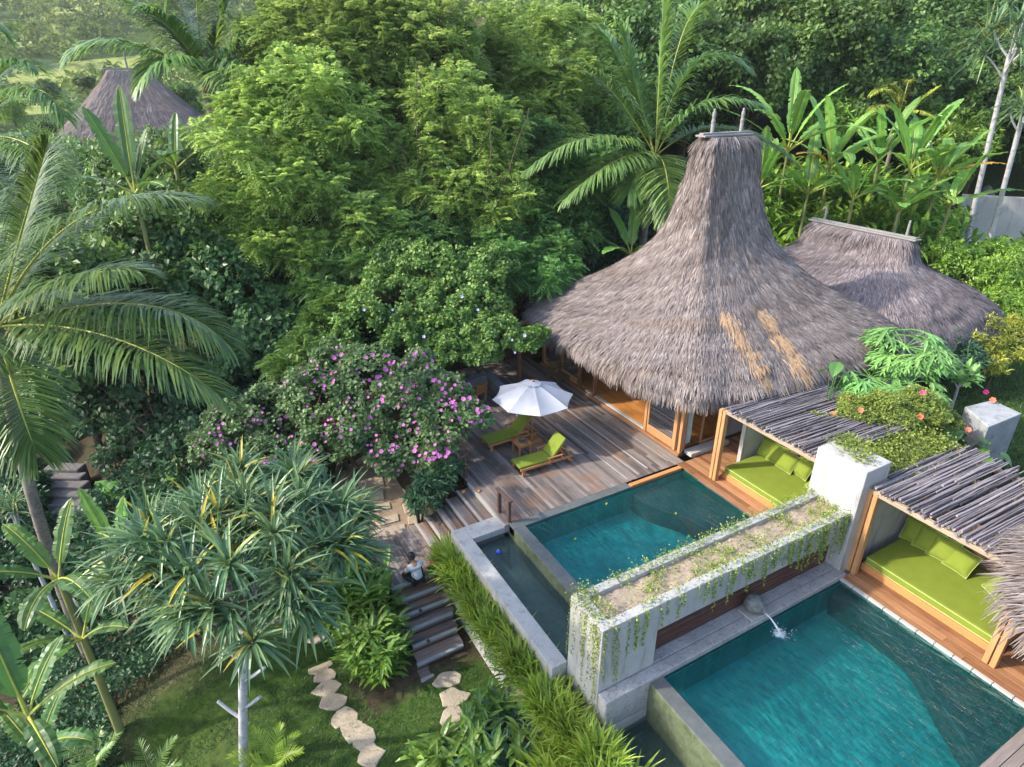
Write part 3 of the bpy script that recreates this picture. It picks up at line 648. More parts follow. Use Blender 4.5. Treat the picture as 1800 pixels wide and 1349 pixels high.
# ------------------------------------------------------------------ thatched roofs
def roof_grid(cx, cy, prof, top, eave, nu, n_top=4.8, n_eave=3.7, swap=False, sag=.0):
    """prof: list of (w, z) from ridge to eave; half extents = top + w*(eave-top)"""
    prof = np.array(prof, float); k = len(prof)
    t = np.linspace(0, 1, 46); seg = np.r_[0, np.cumsum(np.hypot(np.diff(prof[:, 0]) * 6, np.diff(prof[:, 1])))]; seg /= seg[-1]
    w = np.interp(t, seg, prof[:, 0]); z = np.interp(t, seg, prof[:, 1])
    ker = np.array([1, 2, 3, 2, 1]) / 9.
    for a in (w, z):
        b = np.convolve(np.pad(a, 2, 'edge'), ker, 'valid'); a[2:-2] = b[2:-2]
    ph = np.linspace(0, 2 * math.pi, 721)
    V = np.zeros((len(t), nu, 3))
    for i in range(len(t)):
        A = top[0] + w[i] * (eave[0] - top[0]); B = top[1] + w[i] * (eave[1] - top[1]); n = n_top + (n_eave - n_top) * w[i]
        c, s = np.cos(ph), np.sin(ph); x = A * np.sign(c) * np.abs(c) ** (2 / n); y = B * np.sign(s) * np.abs(s) ** (2 / n)
        L = np.r_[0, np.cumsum(np.hypot(np.diff(x), np.diff(y)))]; 
        # keep corner rays aligned: sample by angle-weighted arc length
        u = np.arange(nu) / nu; q = np.interp(u, L / L[-1], ph); c, s = np.cos(q), np.sin(q)
        V[i, :, 0] = cx + A * np.sign(c) * np.abs(c) ** (2 / n); V[i, :, 1] = cy + B * np.sign(s) * np.abs(s) ** (2 / n); V[i, :, 2] = z[i]
    return V, w
def thatch(t, cx, cy, prof, top, eave, mat, nb, patches=(), nu=144, blade=(.45, .8), seed=0, droop_amp=.10, collar=None):
    V, w = roof_grid(cx, cy, prof, top, eave, nu)
    nv = len(V); uu = np.arange(nu) / nu; per = 2 * (eave[0] + eave[1]) * 1.8
    # lumpy courses, ridged hips, uneven eave
    lump = (vnoise(uu[None, :] * 46 + seed, np.linspace(0, 9, nv)[:, None]) - .5) * .15 + (vnoise(uu[None, :] * 120 + seed, np.linspace(0, 5, nv)[:, None] + 7) - .5) * .08
    slv = np.r_[0, np.cumsum(np.linalg.norm(np.diff(V[:, 0], axis=0), axis=1))]; cf = slv[:, None] / .95 + 1.3 * vnoise(uu * 24 + seed, uu * 0 + 5)[None, :]; lump = lump + .085 * (cf - np.floor(cf) - .5)
    ctr = np.stack([np.full_like(V[..., 0], cx), np.full_like(V[..., 0], cy)], -1); out = unit(V[..., :2] - ctr)
    hipd = np.minimum.reduce([np.abs(((np.arctan2(np.sin(qa - qh), np.cos(qa - qh))))) for qa in [np.arctan2((V[..., 1] - cy) / (top[1] + w[:, None] * (eave[1] - top[1])), (V[..., 0] - cx) / (top[0] + w[:, None] * (eave[0] - top[0])))] for qh in (math.pi / 4, 3 * math.pi / 4, -math.pi / 4, -3 * math.pi / 4)])
    lump = lump + .16 * np.exp(-(hipd / .055) ** 2) - .09 * np.exp(-((hipd - .14) / .05) ** 2)
    V[..., :2] += out * (lump * (w[:, None] * .8 + .2))[..., None]
    V[..., 2] += (vnoise(uu * 70 + seed, uu * 0 + 3.3) - .5)[None, :] * droop_amp * 2 * sstep(.8, 1, w)[:, None]
    ring = np.concatenate([V, V[:, :1]], 1)
    sl = np.r_[0, np.cumsum(np.linalg.norm(np.diff(V[:, 0], axis=0), axis=1))]
    uvu = np.linspace(0, per, nu + 1); UV = np.stack([np.broadcast_to(uvu, (nv, nu + 1)) * (.25 + .75 * w[:, None]) , np.broadcast_to(sl[:, None], (nv, nu + 1))], -1)
    I = np.arange(nv * (nu + 1)).reshape(nv, nu + 1); F = np.stack([I[:-1, :-1], I[1:, :-1], I[1:, 1:], I[:-1, 1:]], -1).reshape(-1, 4)
    mb = MB(); mb.add(ring, F, .4, UV.reshape(-1, 2))
    # eave lip and soffit
    e = ring[-1]; c3 = np.array([cx, cy, 0]); inw = unit((c3 - e) * [1, 1, 0])
    l1 = e + inw * .25 + [0, 0, -.22]; l2 = e + inw * .75 + [0, 0, -.05]; l3 = e + inw * 3.2 + [0, 0, 1.35]
    for a, b in ((e, l1), (l1, l2), (l2, l3)):
        n = nu + 1; uv2 = np.c_[np.r_[uvu, uvu], np.r_[np.zeros(n), np.ones(n) * .4]]
        mb.add(np.vstack([a, b]), [[q, n + q, n + q + 1, q + 1] for q in range(n - 1)], .25, uv2)
    # top cap
    tp = V[0]; mb.add(np.vstack([tp, tp.mean(0)]), [[q, (q + 1) % nu, nu] for q in range(nu)], .4, np.zeros((nu + 1, 2)) + .3)
    mb.build('thatch_roof', mat, t, smooth=True)
    # straw blades
    Lc = 2 * (top[0] + top[1]) * (1 - w) + w * 2 * (eave[0] + eave[1]); sh = np.gradient(sl); pw = Lc * sh; pw /= pw.sum()
    def sample(n, vi=None, ui=None):
        i = rng.choice(nv, n, p=pw) if vi is None else vi; fv = np.clip(i + rng.uniform(-.5, .5, n), 0, nv - 1.001)
        u = rng.uniform(0, nu, n) if ui is None else ui; i0 = fv.astype(int); fi = (fv - i0)[:, None]; j0 = u.astype(int) % nu; j1 = (j0 + 1) % nu; fj = (u - np.floor(u))[:, None]
        p = (V[i0, j0] * (1 - fj) + V[i0, j1] * fj) * (1 - fi) + (V[i0 + 1, j0] * (1 - fj) + V[i0 + 1, j1] * fj) * fi
        dn = unit(V[i0 + 1, j0] - V[i0, j0]); ac = unit(V[i0, j1] - V[i0, j0]); nr = unit(np.cross(dn, ac)); nr *= np.sign((nr * (p - np.array([cx, cy, -6]))).sum(1))[:, None]
        uvp = np.c_[(u / nu) * per * (.25 + .75 * np.interp(fv, np.arange(nv), w)), np.interp(fv, np.arange(nv), sl)]
        return p, dn, ac, nr, uvp
    def blades(mb, p, dn, ac, nr, uvp, L, W, tint, lift=.05):
        n = len(p); d = unit(dn + ac * rng.normal(0, .12, n)[:, None] + nr * rng.uniform(-.03, .10, n)[:, None]); s = unit(np.cross(d, nr)); L = L[:, None]; W = W[:, None]
        a = p + nr * rng.uniform(.005, .03, n)[:, None]; m = a + d * L * .55 + nr * lift * .5; b = a + d * L + nr * rng.uniform(-.02, lift, n)[:, None] - [0, 0, .02]
        Vb = np.stack([a + s * W, a - s * W, m + s * W * .9, m - s * W * .9, b + s * W * .25, b - s * W * .25], 1).reshape(-1, 3); i = np.arange(n)[:, None] * 6
        F = np.concatenate([i + [0, 1, 3, 2], i + [2, 3, 5, 4]], 1).reshape(-1, 4); uv = np.repeat(uvp, 6, 0) + np.tile([[0, 0], [0, 0], [0, .3], [0, .3], [0, .6], [0, .6]], (n, 1))
        mb.add(Vb, F, np.repeat(tint, 2), uv)
    p, dn, ac, nr, uvp = sample(nb); tn = np.clip(.35 * vnoise(uvp[:, 0] * .9, uvp[:, 1] * .6) + .45 * vnoise(uvp[:, 0] * 4, uvp[:, 1] * 1.2 + 9) + rng.normal(0, .2, nb) + .1, 0, 1)
    mb = MB(); blades(mb, p, dn, ac, nr, uvp, rng.uniform(*blade, nb), rng.uniform(.009, .024, nb), tn, .06)
    # hanging fringe at the eave
    ne = nb // 6; u = rng.uniform(0, nu, ne); p, dn, ac, nr, uvp = sample(ne, np.full(ne, nv - 1.6), u)
    p = p + (rng.uniform(-.32, .05, ne)[:, None]) * unit((p - c3) * [1, 1, 0]); d2 = unit(dn * .8 + np.array([0, 0, -.75]))
    blades(mb, p - [0, 0, .08], d2, ac, nr, uvp, rng.uniform(.12, .34, ne) * (.75 + .6 * vnoise(u * .6, u * 0 + seed)), rng.uniform(.01, .026, ne), np.clip(rng.normal(.4, .22, ne), 0, 1), .03)
    mb.build('straw_layer', mat, t)
    for pa in patches:                                  # strips of fresh straw (start px, end px, width)
        (x0, y0), (x1, y1), wd = pa; Pp = V.reshape(-1, 3); n = 520
        rel = Pp - O; pxx = 900 + FPX * (rel @ RT) / (rel @ FW); pyy = 674.5 + FPX * (rel @ DN) / (rel @ FW)
        dz = np.linalg.norm(rel, axis=1); jj = []
        for (x, y) in np.linspace((x0, y0), (x1, y1), 9): jj.append(np.argmin(np.hypot(pxx - x, pyy - y) + np.where(dz > np.median(dz), 500, 0)))
        ln = Pp[jj]; f = rng.uniform(0, 8 - 1e-3, n); i = f.astype(int); c = ln[i] * (1 - (f - i))[:, None] + ln[i + 1] * (f - i)[:, None]
        tree_i = np.array([np.argmin(((Pp - q) ** 2).sum(1)) for q in c + rng.normal(0, wd * .4, (n, 3)) * [1, 1, .3]])
        vi, ui = np.divmod(tree_i, nu); vi = np.minimum(vi, nv - 2); p, dn, ac, nr, uvp = sample(n, vi.astype(float), ui + rng.uniform(0, 1, n)); mb = MB(); 
        blades(mb, p + nr * .02, dn, ac, nr, uvp, rng.uniform(.35, .65, n), rng.uniform(.014, .034, n), np.clip(rng.normal(.5, .25, n), 0, 1), .05); mb.build('fresh_straw_patch', M['newthatch'], t)
    return V
def S2W(rows):   # lateral silhouette (half width, z) -> (w,z)
    return [((s - 1.27) / (7.75 - 1.27), z) for s, z in rows]
MAINP = S2W([(1.27, 10.08), (1.44, 9.85), (1.58, 9.1), (1.52, 8.92), (1.62, 8.6), (1.80, 7.9), (2.1, 6.9), (2.45, 6.25), (3.1, 5.55), (3.8, 5.0), (4.6, 4.5), (5.7, 3.95), (6.7, 3.5), (7.4, 3.18), (7.70, 2.95), (7.75, 2.74)])
TOP, EAVE = (1.12, .45), (6.55, 6.3)
def ridge(t, cx, cy, z, half, ax, label=None, fin=True, fh=.85):
    d = np.array([1., 0, 0]) if ax == 0 else np.array([0, 1., 0])
    c = np.array([cx, cy, z]); m = MB(); m.bar(c - d * half, c + d * half, .5, .07); m.bar(c - d * half * .97 + [0, 0, .07], c + d * half * .97 + [0, 0, .07], .22, .07); m.build('ridge_board', M['ridge'], t, bevel=.015)
    if fin:
        for s in (-.55, .62):
            b = c + d * half * s; m = MB(); m.lathe([(.07, 0), (.075, .3), (.06, .34), (.085, .38), (.07, .46), (.05, .52), (.075, .58), (.07, .7), (.04, .76), (.05, fh - .03), (.0, fh)], b + [0, 0, .08], 10); m.build('finial', M['ridge'], t, smooth=True)
mh = thing('thatched_house', 'main house with a tall flaring thatch roof and two wooden finials on its ridge', 'house', (19.6, 18.2, 0))
thatch(mh, 19.6, 18.2, MAINP, TOP, EAVE, M['thatch'], 88000, blade=(.32, .62), patches=(((1268, 552), (1338, 672), .26), ((1328, 540), (1402, 655), .36)))
ridge(mh, 19.45, 18.2, 10.13, 1.28, 0)
# main house walls, doors, floor
m = MB(); m.box((14.62, 13.9, -.3), (24.5, 22.8, .12)); m.build('floor_base', M['housewall'], mh)
m = MB(); boards(m, 14.62, 19.5, 13.9, 22.8, .15, .14, .004); m.build('interior_floor', M['intfloor'], mh)
m = MB(); m.box((14.4, 13.65, 0), (14.62, 22.9, .10)); m.build('threshold', M['deck_warm'], mh, bevel=.01)
m = MB(); m.box((14.48, 15.64, .10), (14.60, 18.72, .165)); m.box((14.48, 18.9, .10), (14.6, 19.4, .16)); m.build('door_track', M['sill'], mh, bevel=.006)
for Y in (13.72, 13.98, 15.55, 18.8, 19.9, 21.3, 22.75):
    m = MB(); m.box((14.46, Y - .06, .1), (14.6, Y + .06, 2.75)); m.build('house_post', M['post'] if Y < 16 else M['housewall'], mh, bevel=.008)
m = MB(); m.box((14.5, 13.7, 2.25), (14.58, 22.8, 2.45)); m.build('lintel', M['post'], mh, bevel=.008)
def glazed(y0, y1, cur, mat):
    f = MB()
    for a, b in (((14.5, y0, .12), (14.56, y0 + .07, 2.25)), ((14.5, y1 - .07, .12), (14.56, y1, 2.25)), ((14.5, y0 + .07, .12), (14.56, y1 - .07, .42)), ((14.5, y0 + .07, 2.17), (14.56, y1 - .07, 2.25))): f.box(a, b)
    fo = f.build('sliding_door', M['post'], mh, bevel=.006)
    g = MB(); g.add([[14.53, y0 + .07, .42], [14.53, y1 - .07, .42], [14.53, y1 - .07, 2.17], [14.53, y0 + .07, 2.17]], [[0, 1, 2, 3]]); g.build('pane', M['glass'], fo)
    if cur:
        c = MB(); yy = np.linspace(cur[0], cur[1], 60); xx = 14.7 + .045 * np.sin((yy - cur[0]) * 38) + .02 * np.sin(yy * 17); n = 60
        V = np.vstack([np.c_[xx, yy, np.full(n, .2)], np.c_[xx, yy, np.full(n, 2.25)]]); c.add(V, [[q, q + 1, n + q + 1, n + q] for q in range(n - 1)]); c.build('curtain', mat, fo, smooth=True)
glazed(14.05, 15.48, (14.1, 14.75), M['curtain']); glazed(19.95, 21.25, (20.2, 20.95), M['bluecurtain']); glazed(21.36, 22.7, (21.4, 21.9), M['bluecurtain'])
# wall on the pool side
m = MB(); m.box((14.6, 13.74, .1), (14.72, 13.9, 2.4)); m.box((16.4, 13.72, .1), (24, 13.9, 2.6)); m.build('side_wall', M['white_wall'], mh, bevel=.01)
f = MB()
for a, b in (((14.73, 13.76, .15), (14.80, 13.82, 2.3)), ((15.55, 13.76, .15), (15.62, 13.82, 2.3)), ((16.32, 13.76, .15), (16.39, 13.82, 2.3)), ((14.8, 13.765, 2.2), (16.32, 13.815, 2.3)), ((15.62, 13.765, .15), (16.32, 13.815, .26))): f.box(a, b)
fo = f.build('side_door', M['post'], mh, bevel=.006)
c = MB(); xx = np.linspace(14.82, 15.2, 40); yy = 13.95 + .04 * np.sin(xx * 42); c.add(np.vstack([np.c_[xx, yy, xx * 0 + .2], np.c_[xx, yy, xx * 0 + 2.2]]), [[q, q + 1, 41 + q, 40 + q] for q in range(39)]); c.build('curtain', M['curtain'], fo, smooth=True)
g = MB(); g.add([[15.62, 13.79, .26], [16.32, 13.79, .26], [16.32, 13.79, 2.2], [15.62, 13.79, 2.2]], [[0, 1, 2, 3]]); g.build('pane', M['glass'], fo)
m = MB(); m.box((14.75, 13.35, .02), (16.6, 13.73, .16)); m.build('door_step', M['sill'], mh, bevel=.015)
m = MB(); m.box((24.1, 13.9, .1), (24.3, 22.8, 2.6)); m.box((14.62, 22.82, .1), (24.3, 22.95, 2.6)); m.box((18.9, 14.2, .15), (19.05, 22.6, 2.6)); m.build('inner_wall', M['housewall'], mh)
# terrace floor between the house and the first daybed
m = MB(); boards(m, 14.85, 18.4, 12.1, 13.7, .0, .16); tag(m.build('terrace_floor', M['deck_warm'], bevel=.004), kind='structure')

# second house
h2 = thing('thatched_house', 'lower purple grey thatch pavilion with a long ridge board behind the main house', 'house', (29.6, 18, 0))
P2 = [(0, 5.55), (.035, 5.35), (.06, 4.95), (.10, 4.6), (.2, 4.25), (.34, 3.95), (.52, 3.6), (.7, 3.2), (.86, 2.75), (.96, 2.3), (1, 1.95), (1.0, 1.75)]
thatch(h2, 29.3, 18.2, P2, (.45, 2.5), (5.0, 6.0), M['oldthatch'], 42000, blade=(.32, .62), seed=20)
ridge(h2, 29.3, 18.2, 5.6, 2.75, 1, fin=False)
for y in (16.1, 20.3):
    m = MB(); m.tube([(29.45, y, 5.5), (29.45, y, 6.35)], [.07, .05], 8); m.build('ridge_peg', M['ridge'], h2, smooth=True)
m = MB(); m.box((25.8, 13.6, -.3), (32.9, 22.8, 2.6)); m.build('house_body', M['white_wall'], h2)
# neighbouring house whose roof corner enters the frame
h3c = (18.6, -2.15)
h3 = thing('thatched_house', 'shaggy thatch eave corner of the next house beside the second daybed', 'house', (19.6, -2.5, 0))
thatch(h3, h3c[0], h3c[1], MAINP, TOP, EAVE, M['thatch'], 46000, seed=40)
m = MB(); m.box((15.0, -7, -.1), (24, 2.3, 2.6)); m.build('house_body', M['housewall'], h3)
# far hut
fz = 5.2; fc = C(224, 122, 60)
fh = thing('thatched_house', 'distant thatched hut among palms and bananas at the top of the slope', 'hut', (fc[0], fc[1], fz))
PF = [(0, 6.9), (.04, 6.55), (.12, 6.0), (.3, 5.0), (.5, 3.95), (.7, 2.9), (.88, 1.95), (.97, 1.4), (1, 1.2)]
thatch(fh, fc[0], fc[1], [(w, fc[2] - 7.0 + z) for w, z in PF], (1.6, .8), (7.0, 6.2), M['thatch'], 9000, seed=60, nu=96, blade=(.6, 1.1))
ridge(fh, fc[0], fc[1], fc[2] - .02, 1.9, 0, fin=False)
m = MB(); m.lathe([(.08, 0), (.08, .8), (.03, 1.3), (0, 1.4)], (fc[0], fc[1], fc[2]), 8); m.build('finial', M['ridge'], fh)
m = MB(); m.box((fc[0] - 5, fc[1] - 4.5, fz - 3), (fc[0] + 5, fc[1] + 4.5, fc[2] - 5.4)); m.build('house_body', M['housewall'], fh)
# roof top far behind the feathery trees
q = C(803, 42, 62); t4 = thing('thatched_house', 'pinkish thatch roof peak showing between the feathery tree tops', 'hut', q)
thatch(t4, q[0], q[1], [(0, q[2] + 3.2), (.05, q[2] + 2.2), (.12, q[2] + .8), (.25, q[2] - .2), (.5, q[2] - 1.2), (1, q[2] - 3)], (1.6, .6), (6, 5), M['newthatch'], 4000, nu=72, seed=80)
m = MB(); m.box((q[0] - 4.5, q[1] - 3.6, ZG(q[0], q[1]) - 1), (q[0] + 4.5, q[1] + 3.6, q[2] - 2.4)); m.build('house_body', M['housewall'], t4)

# ------------------------------------------------------------------ daybed pergolas
def pergola(label, y0, y1, posts, label2):
    t = thing('stick_pergola', label, 'pergola', (16.2, (y0 + y1) / 2, 0))
    for Y in posts:
        for k in (-.075, .075):
            m = MB(); m.box((14.42, Y + k - .06, .0), (14.58, Y + k + .06, 2.6)); m.build('post', M['post'], t, bevel=.01)
    for bx0, bz in ((14.44, 2.52), (17.3, 2.44), (18.4, 2.42)): m = MB(); m.box((bx0, y0, bz), (bx0 + .12, y1, bz + .12)); m.build('beam', M['beam'], t, bevel=.008)
    m = MB(); y = y0
    while y < y1:
        for lay in range(2):
            r = rng.uniform(.016, .036); x0 = 14.42 + rng.uniform(-.10, .12); x1 = 18.75 + rng.uniform(-.5, .25)
            if rng.random() < .3: x0 += rng.uniform(.3, 2.4)
            xs = np.linspace(x0, x1, 7); zz = 2.70 - (xs - 14.3) * .028 + lay * .055 + rng.uniform(-.01, .02); yy = y + rng.normal(0, .035) + np.cumsum(rng.normal(0, .012, 7))
            m.tube(np.c_[xs, yy, zz + rng.normal(0, .012, 7)], r * np.linspace(1, .7, 7), 6, rng.random())
        y += .056
    m.build('stick_roof', M['stick'], t, smooth=True)
    m = MB()
    for i, z in enumerate(np.arange(.35, 1.5, .1)): m.box((17.12, y0 + .05, z), (17.15 + .004 * (i % 2), y1 - .05, z + .085), rng.random())
    m.build('back_screen', M['backslat'], t, bevel=.006)
    return t
pergola('grey stick pergola over the first lime daybed, under the main roof eave', 8.52, 11.95, (12.05,), '')
pergola('grey stick pergola over the second lime daybed, beside the shaggy eave corner', 4.0, 7.15, (7.0, 3.55), '')
ew = MB(); ew.box((15.75, 12.1, 0), (18.5, 12.25, 2.3)); tag(ew.build('end_wall', M['white_wall'], bevel=.01), 'grey white plaster screen wall at the head of the first daybed', 'wall')
def daybed(label, y0, y1):
    t = thing('daybed', label, 'daybed', (15.9, (y0 + y1) / 2, 0))
    m = MB(); m.box((14.8, y0, .0), (17.1, y1, .2)); m.build('base', M['curb'], t, bevel=.01)
    m = MB(); m.box((14.86, y0 + .03, .2), (17.08, y1 - .03, .42)); m.build('mattress', M['green_cloth'], t, bevel=.045)
    m = MB()
    for z in (.225, .405): m.bar((14.85, y0 + .06, z), (14.85, y1 - .06, z), .018, .018)
    m.build('piping', M['green_pipe'], t)
    return t
daybed('lime green built-in daybed beside the upper pool', 8.53, 12.0); daybed('lime green built-in daybed beside the lower pool', 3.62, 6.95)
def cushion(label, c, az, tilt, s=.5, roll=0.):
    t = thing('cushion', label, 'cushion', c, 'lime cushions on the daybeds'); n = 15
    u = np.linspace(-1, 1, n); X, Y = np.meshgrid(u, u, indexing='ij'); h = .115 * ((1 - X ** 4) * (1 - Y ** 4)) ** .6
    k = 1 - .07 * (1 - np.abs(X * Y)) ; x = X * s / 2 * (1 - .06 * (1 - Y ** 2)); y = Y * s / 2 * (1 - .06 * (1 - X ** 2))
    q = (Matrix.Rotation(az, 3, 'Z') @ Matrix.Rotation(tilt, 3, 'Y') @ Matrix.Rotation(roll, 3, 'Z')); q = np.array(q)
    I = np.arange(n * n).reshape(n, n); F = np.stack([I[:-1, :-1], I[1:, :-1], I[1:, 1:], I[:-1, 1:]], -1).reshape(-1, 4); mb = MB()
    base = np.array(c) + [0, 0, s / 2 * abs(math.sin(tilt)) + .02]
    wr = .012 * vnoise(X * 4 + c[1] * 7, Y * 4)
    for sg in (1, -1):
        mb.add(np.stack([x, y, sg * (h + wr * (h > .01))], -1).reshape(-1, 3) @ q.T + base, F if sg > 0 else F[:, ::-1])
    mb.build('cover', M['green_cloth'], t, smooth=True)
    ed = np.r_[np.c_[x[:, 0], y[:, 0]], np.c_[x[-1, 1:], y[-1, 1:]], np.c_[x[::-1, -1][1:], y[::-1, -1][1:]], np.c_[x[0, ::-1][1:], y[0, ::-1][1:]]]
    m = MB(); m.tube(np.c_[ed, np.zeros(len(ed))] @ q.T + base, .009, 5, .5, False); m.build('piping', M['green_pipe'], t, smooth=True)
zc = .42
for lb, y, x, az, tl in (('square lime cushion in the corner against the white screen wall', 11.72, 16.85, .25, 1.15), ('lime cushion second from the white screen wall, tilted outward', 11.3, 16.8, .1, 1.1), ('largest looking lime cushion in the middle of the first daybed', 10.85, 16.72, -.05, 1.05), ('lime cushion half hidden behind the stick roof edge of the first daybed', 10.35, 16.85, -.1, 1.1), ('lime cushion beside the white column wall on the first daybed', 9.55, 16.55, -.25, .95)):
    cushion(lb, (x - .22, y, zc), az, -(tl - .12), .64)
for lb, y, x, az, tl in (('lime cushion at the head of the second daybed by the white wall', 6.68, 16.82, .2, 1.15), ('lime cushion second from the white wall on the second daybed', 6.3, 16.78, .12, 1.1), ('lime cushion third from the white wall on the second daybed', 5.9, 16.76, .1, 1.1), ('fourth cushion in the row on the second daybed, turned to face the pool', 5.42, 16.72, -.1, .95), ('single lime cushion leaning towards the shaggy thatch corner', 4.4, 16.6, -.55, .9), ('lime cushion peeping out under the shaggy thatch corner', 4.0, 16.7, -.9, .9)):
    cushion(lb, (x - .2, y, zc), az, -(tl - .12), .66)

# ------------------------------------------------------------------ deck furniture
def lounger(label, x, y, rz=0.):
    """foot at x=0, head towards +x; local coordinates"""
    t = thing('sun_lounger', label, 'sun lounger', (x, y, 0), 'sun loungers under the umbrella', rz)
    W = .68; A = dict(world=False)
    for s in (-1, 1):
        m = MB(); m.box((0, s * W / 2 - .03, .2), (2.05, s * W / 2 + .03, .28)); m.build('side_rail', M['teak'], t, bevel=.008, **A)
        m = MB(); m.box((.06, s * W / 2 - .035, 0), (.15, s * W / 2 + .035, .2)); m.build('leg', M['teak'], t, bevel=.008, **A)
        m = MB(); m.bar((1.86, s * W / 2, .2), (2.08, s * W / 2, .0), .07, .09); m.build('leg', M['teak'], t, bevel=.008, **A)
        m = MB(); m.box((1.05, s * (W / 2 + .05) - .03, .42), (1.62, s * (W / 2 + .05) + .03, .46)); m.bar((1.1, s * (W / 2 + .05), .42), (1.1, s * (W / 2 + .05), .2), .05, .05, up=(1, 0, 0)); m.bar((1.56, s * (W / 2 + .05), .42), (1.7, s * (W / 2 + .05), .2), .05, .05); m.build('armrest', M['teak'], t, bevel=.006, **A)
    m = MB()
    for q in np.arange(.02, 1.24, .1): m.box((q, -W / 2 + .03, .25), (q + .07, W / 2 - .03, .275), rng.random())
    m.build('slat_deck', M['teak'], t, bevel=.004, **A)
    a = R(50); e = np.array([math.cos(a), 0, math.sin(a)]); b0 = np.array([1.27, 0, .29]); m = MB()
    for s in (-1, 1): m.bar(b0 + [0, s * (W / 2 - .06), 0], b0 + e * .72 + [0, s * (W / 2 - .06), 0], .05, .04)
    for s in (-1, 1): m.bar(b0 + e * .45 + [0, s * .2, -.02], (1.84, s * .2, .25), .035, .035)
    m.bar((2.0, -W / 2, .24), (2.0, W / 2, .24), .07, .06); m.build('back_frame', M['teak'], t, bevel=.005, **A)
    m = MB(); m.box((-.02, -W / 2 + .03, .277), (1.26, W / 2 - .03, .355)); m.build('seat_cushion', M['green_cloth'], t, bevel=.03, **A)
    m = MB(); m.bar(b0 + e * .0 + [-.01, 0, .06], b0 + e * .82 + [-.01, 0, .06], W - .06, .08); m.build('back_cushion', M['green_cloth'], t, bevel=.03, **A)
    return t
lounger('lime cushioned teak sun lounger nearest the pool with its back raised', 8.95, 15.62, -.02)
lounger('lime cushioned teak sun lounger half hidden behind the umbrella pole', 8.75, 17.55, .0)
tb = thing('side_table', 'small square teak side table between the two sun loungers', 'side table', (9.75, 16.6, 0))
for q in range(5): m = MB() if q == 0 else m; m.box((9.48 + q * .11, 16.33, .42), (9.58 + q * .11, 16.87, .45), rng.random())
m.build('table_top', M['teak'], tb, bevel=.005)
for i in (9.5, 9.95):
    for k in (16.37, 16.83): m = MB(); m.box((i, k - .03, 0), (i + .06, k + .03, .42)); m.build('leg', M['teak'], tb, bevel=.005)
m = MB(); m.box((9.52, 16.37, .34), (9.98, 16.39, .415)); m.box((9.52, 16.81, .34), (9.98, 16.83, .415)); m.build('apron', M['teak'], tb)
tr = thing('glass_tray', 'small glass tray with tumblers standing on the teak side table', 'tray', (9.8, 16.6, .45))
m = MB(); m.lathe([(0, 0), (.15, .0), (.16, .02), (.15, .012), (0, .01)], (9.8, 16.62, .452), 20); m.build('dish', M['grey_stone'], tr, smooth=True)
for dx in (-.05, .06): m = MB(); m.lathe([(0, .0), (.03, 0), (.035, .1), (.03, .1), (.026, .01), (0, .01)], (9.8 + dx, 16.62, .465), 12); m.build('tumbler', M['grey_stone'], tr, smooth=True)
ub = thing('patio_umbrella', 'white eight panel canvas umbrella on a thin brown pole between the loungers', 'umbrella', (10.5, 17.12, 0))
m = MB(); m.tube([(10.5, 17.12, .0), (10.5, 17.12, 2.38)], .025, 10); m.build('pole', M['teak'], ub, smooth=True)
m = MB(); m.box((10.22, 16.84, 0), (10.78, 17.4, .1)); m.lathe([(.06, .1), (.06, .32), (.04, .33)], (10.5, 17.12, 0), 12); m.build('stand', M['teak'], ub, bevel=.015)
m = MB(); nr_, ns = 9, 8; Rr = 1.47; rot0 = .42
for k in range(8):
    a0, a1 = rot0 + k * math.pi / 4, rot0 + (k + 1) * math.pi / 4; g = []
    for i in range(nr_):
        f = i / (nr_ - 1); row = []
        for q in range(ns):
            s = q / (ns - 1); e0 = np.array([math.cos(a0), math.sin(a0)]); e1 = np.array([math.cos(a1), math.sin(a1)]); xy = (e0 * (1 - s) + e1 * s) * Rr * f; bow = 4 * s * (1 - s)
            xy = xy * (1 - .045 * bow * f); z = 2.42 - .60 * f ** 1.12 - .07 * bow * f * (1 - .3 * f); row.append([10.5 + xy[0], 17.12 + xy[1], z])
        g.append(row)
    I = np.arange(nr_ * ns).reshape(nr_, ns); m.add(np.array(g), np.stack([I[:-1, :-1], I[1:, :-1], I[1:, 1:], I[:-1, 1:]], -1).reshape(-1, 4), .3 + .4 * (k % 2))
m.build('canopy', M['white_cloth'], ub, smooth=True)
for k in range(8):
    a = rot0 + k * math.pi / 4; e = np.array([math.cos(a), math.sin(a), 0]); m = MB(); c0 = np.array([10.5, 17.12, 0])
    m.bar(c0 + [0, 0, 2.385] , c0 + e * Rr * .99 + [0, 0, 1.795], .022, .02); m.build('rib', M['teak'], ub)
m = MB(); m.lathe([(.05, 0), (.05, .05), (.03, .09), (0, .1)], (10.5, 17.12, 2.40), 12); m.build('finial', M['teak'], ub, smooth=True)
m = MB(); 
for k in range(8):
    a = rot0 + k * math.pi / 4; b = a + math.pi / 4; c0 = np.array([10.5, 17.12, 2.435]); p0 = c0 + np.array([math.cos(a), math.sin(a), 0]) * .3 - [0, 0, .085]; p1 = c0 + np.array([math.cos(b), math.sin(b), 0]) * .3 - [0, 0, .085]; m.add([c0, p0, p1], [[0, 1, 2]])
m.build('vent_cap', M['white_cloth'], ub, smooth=False)

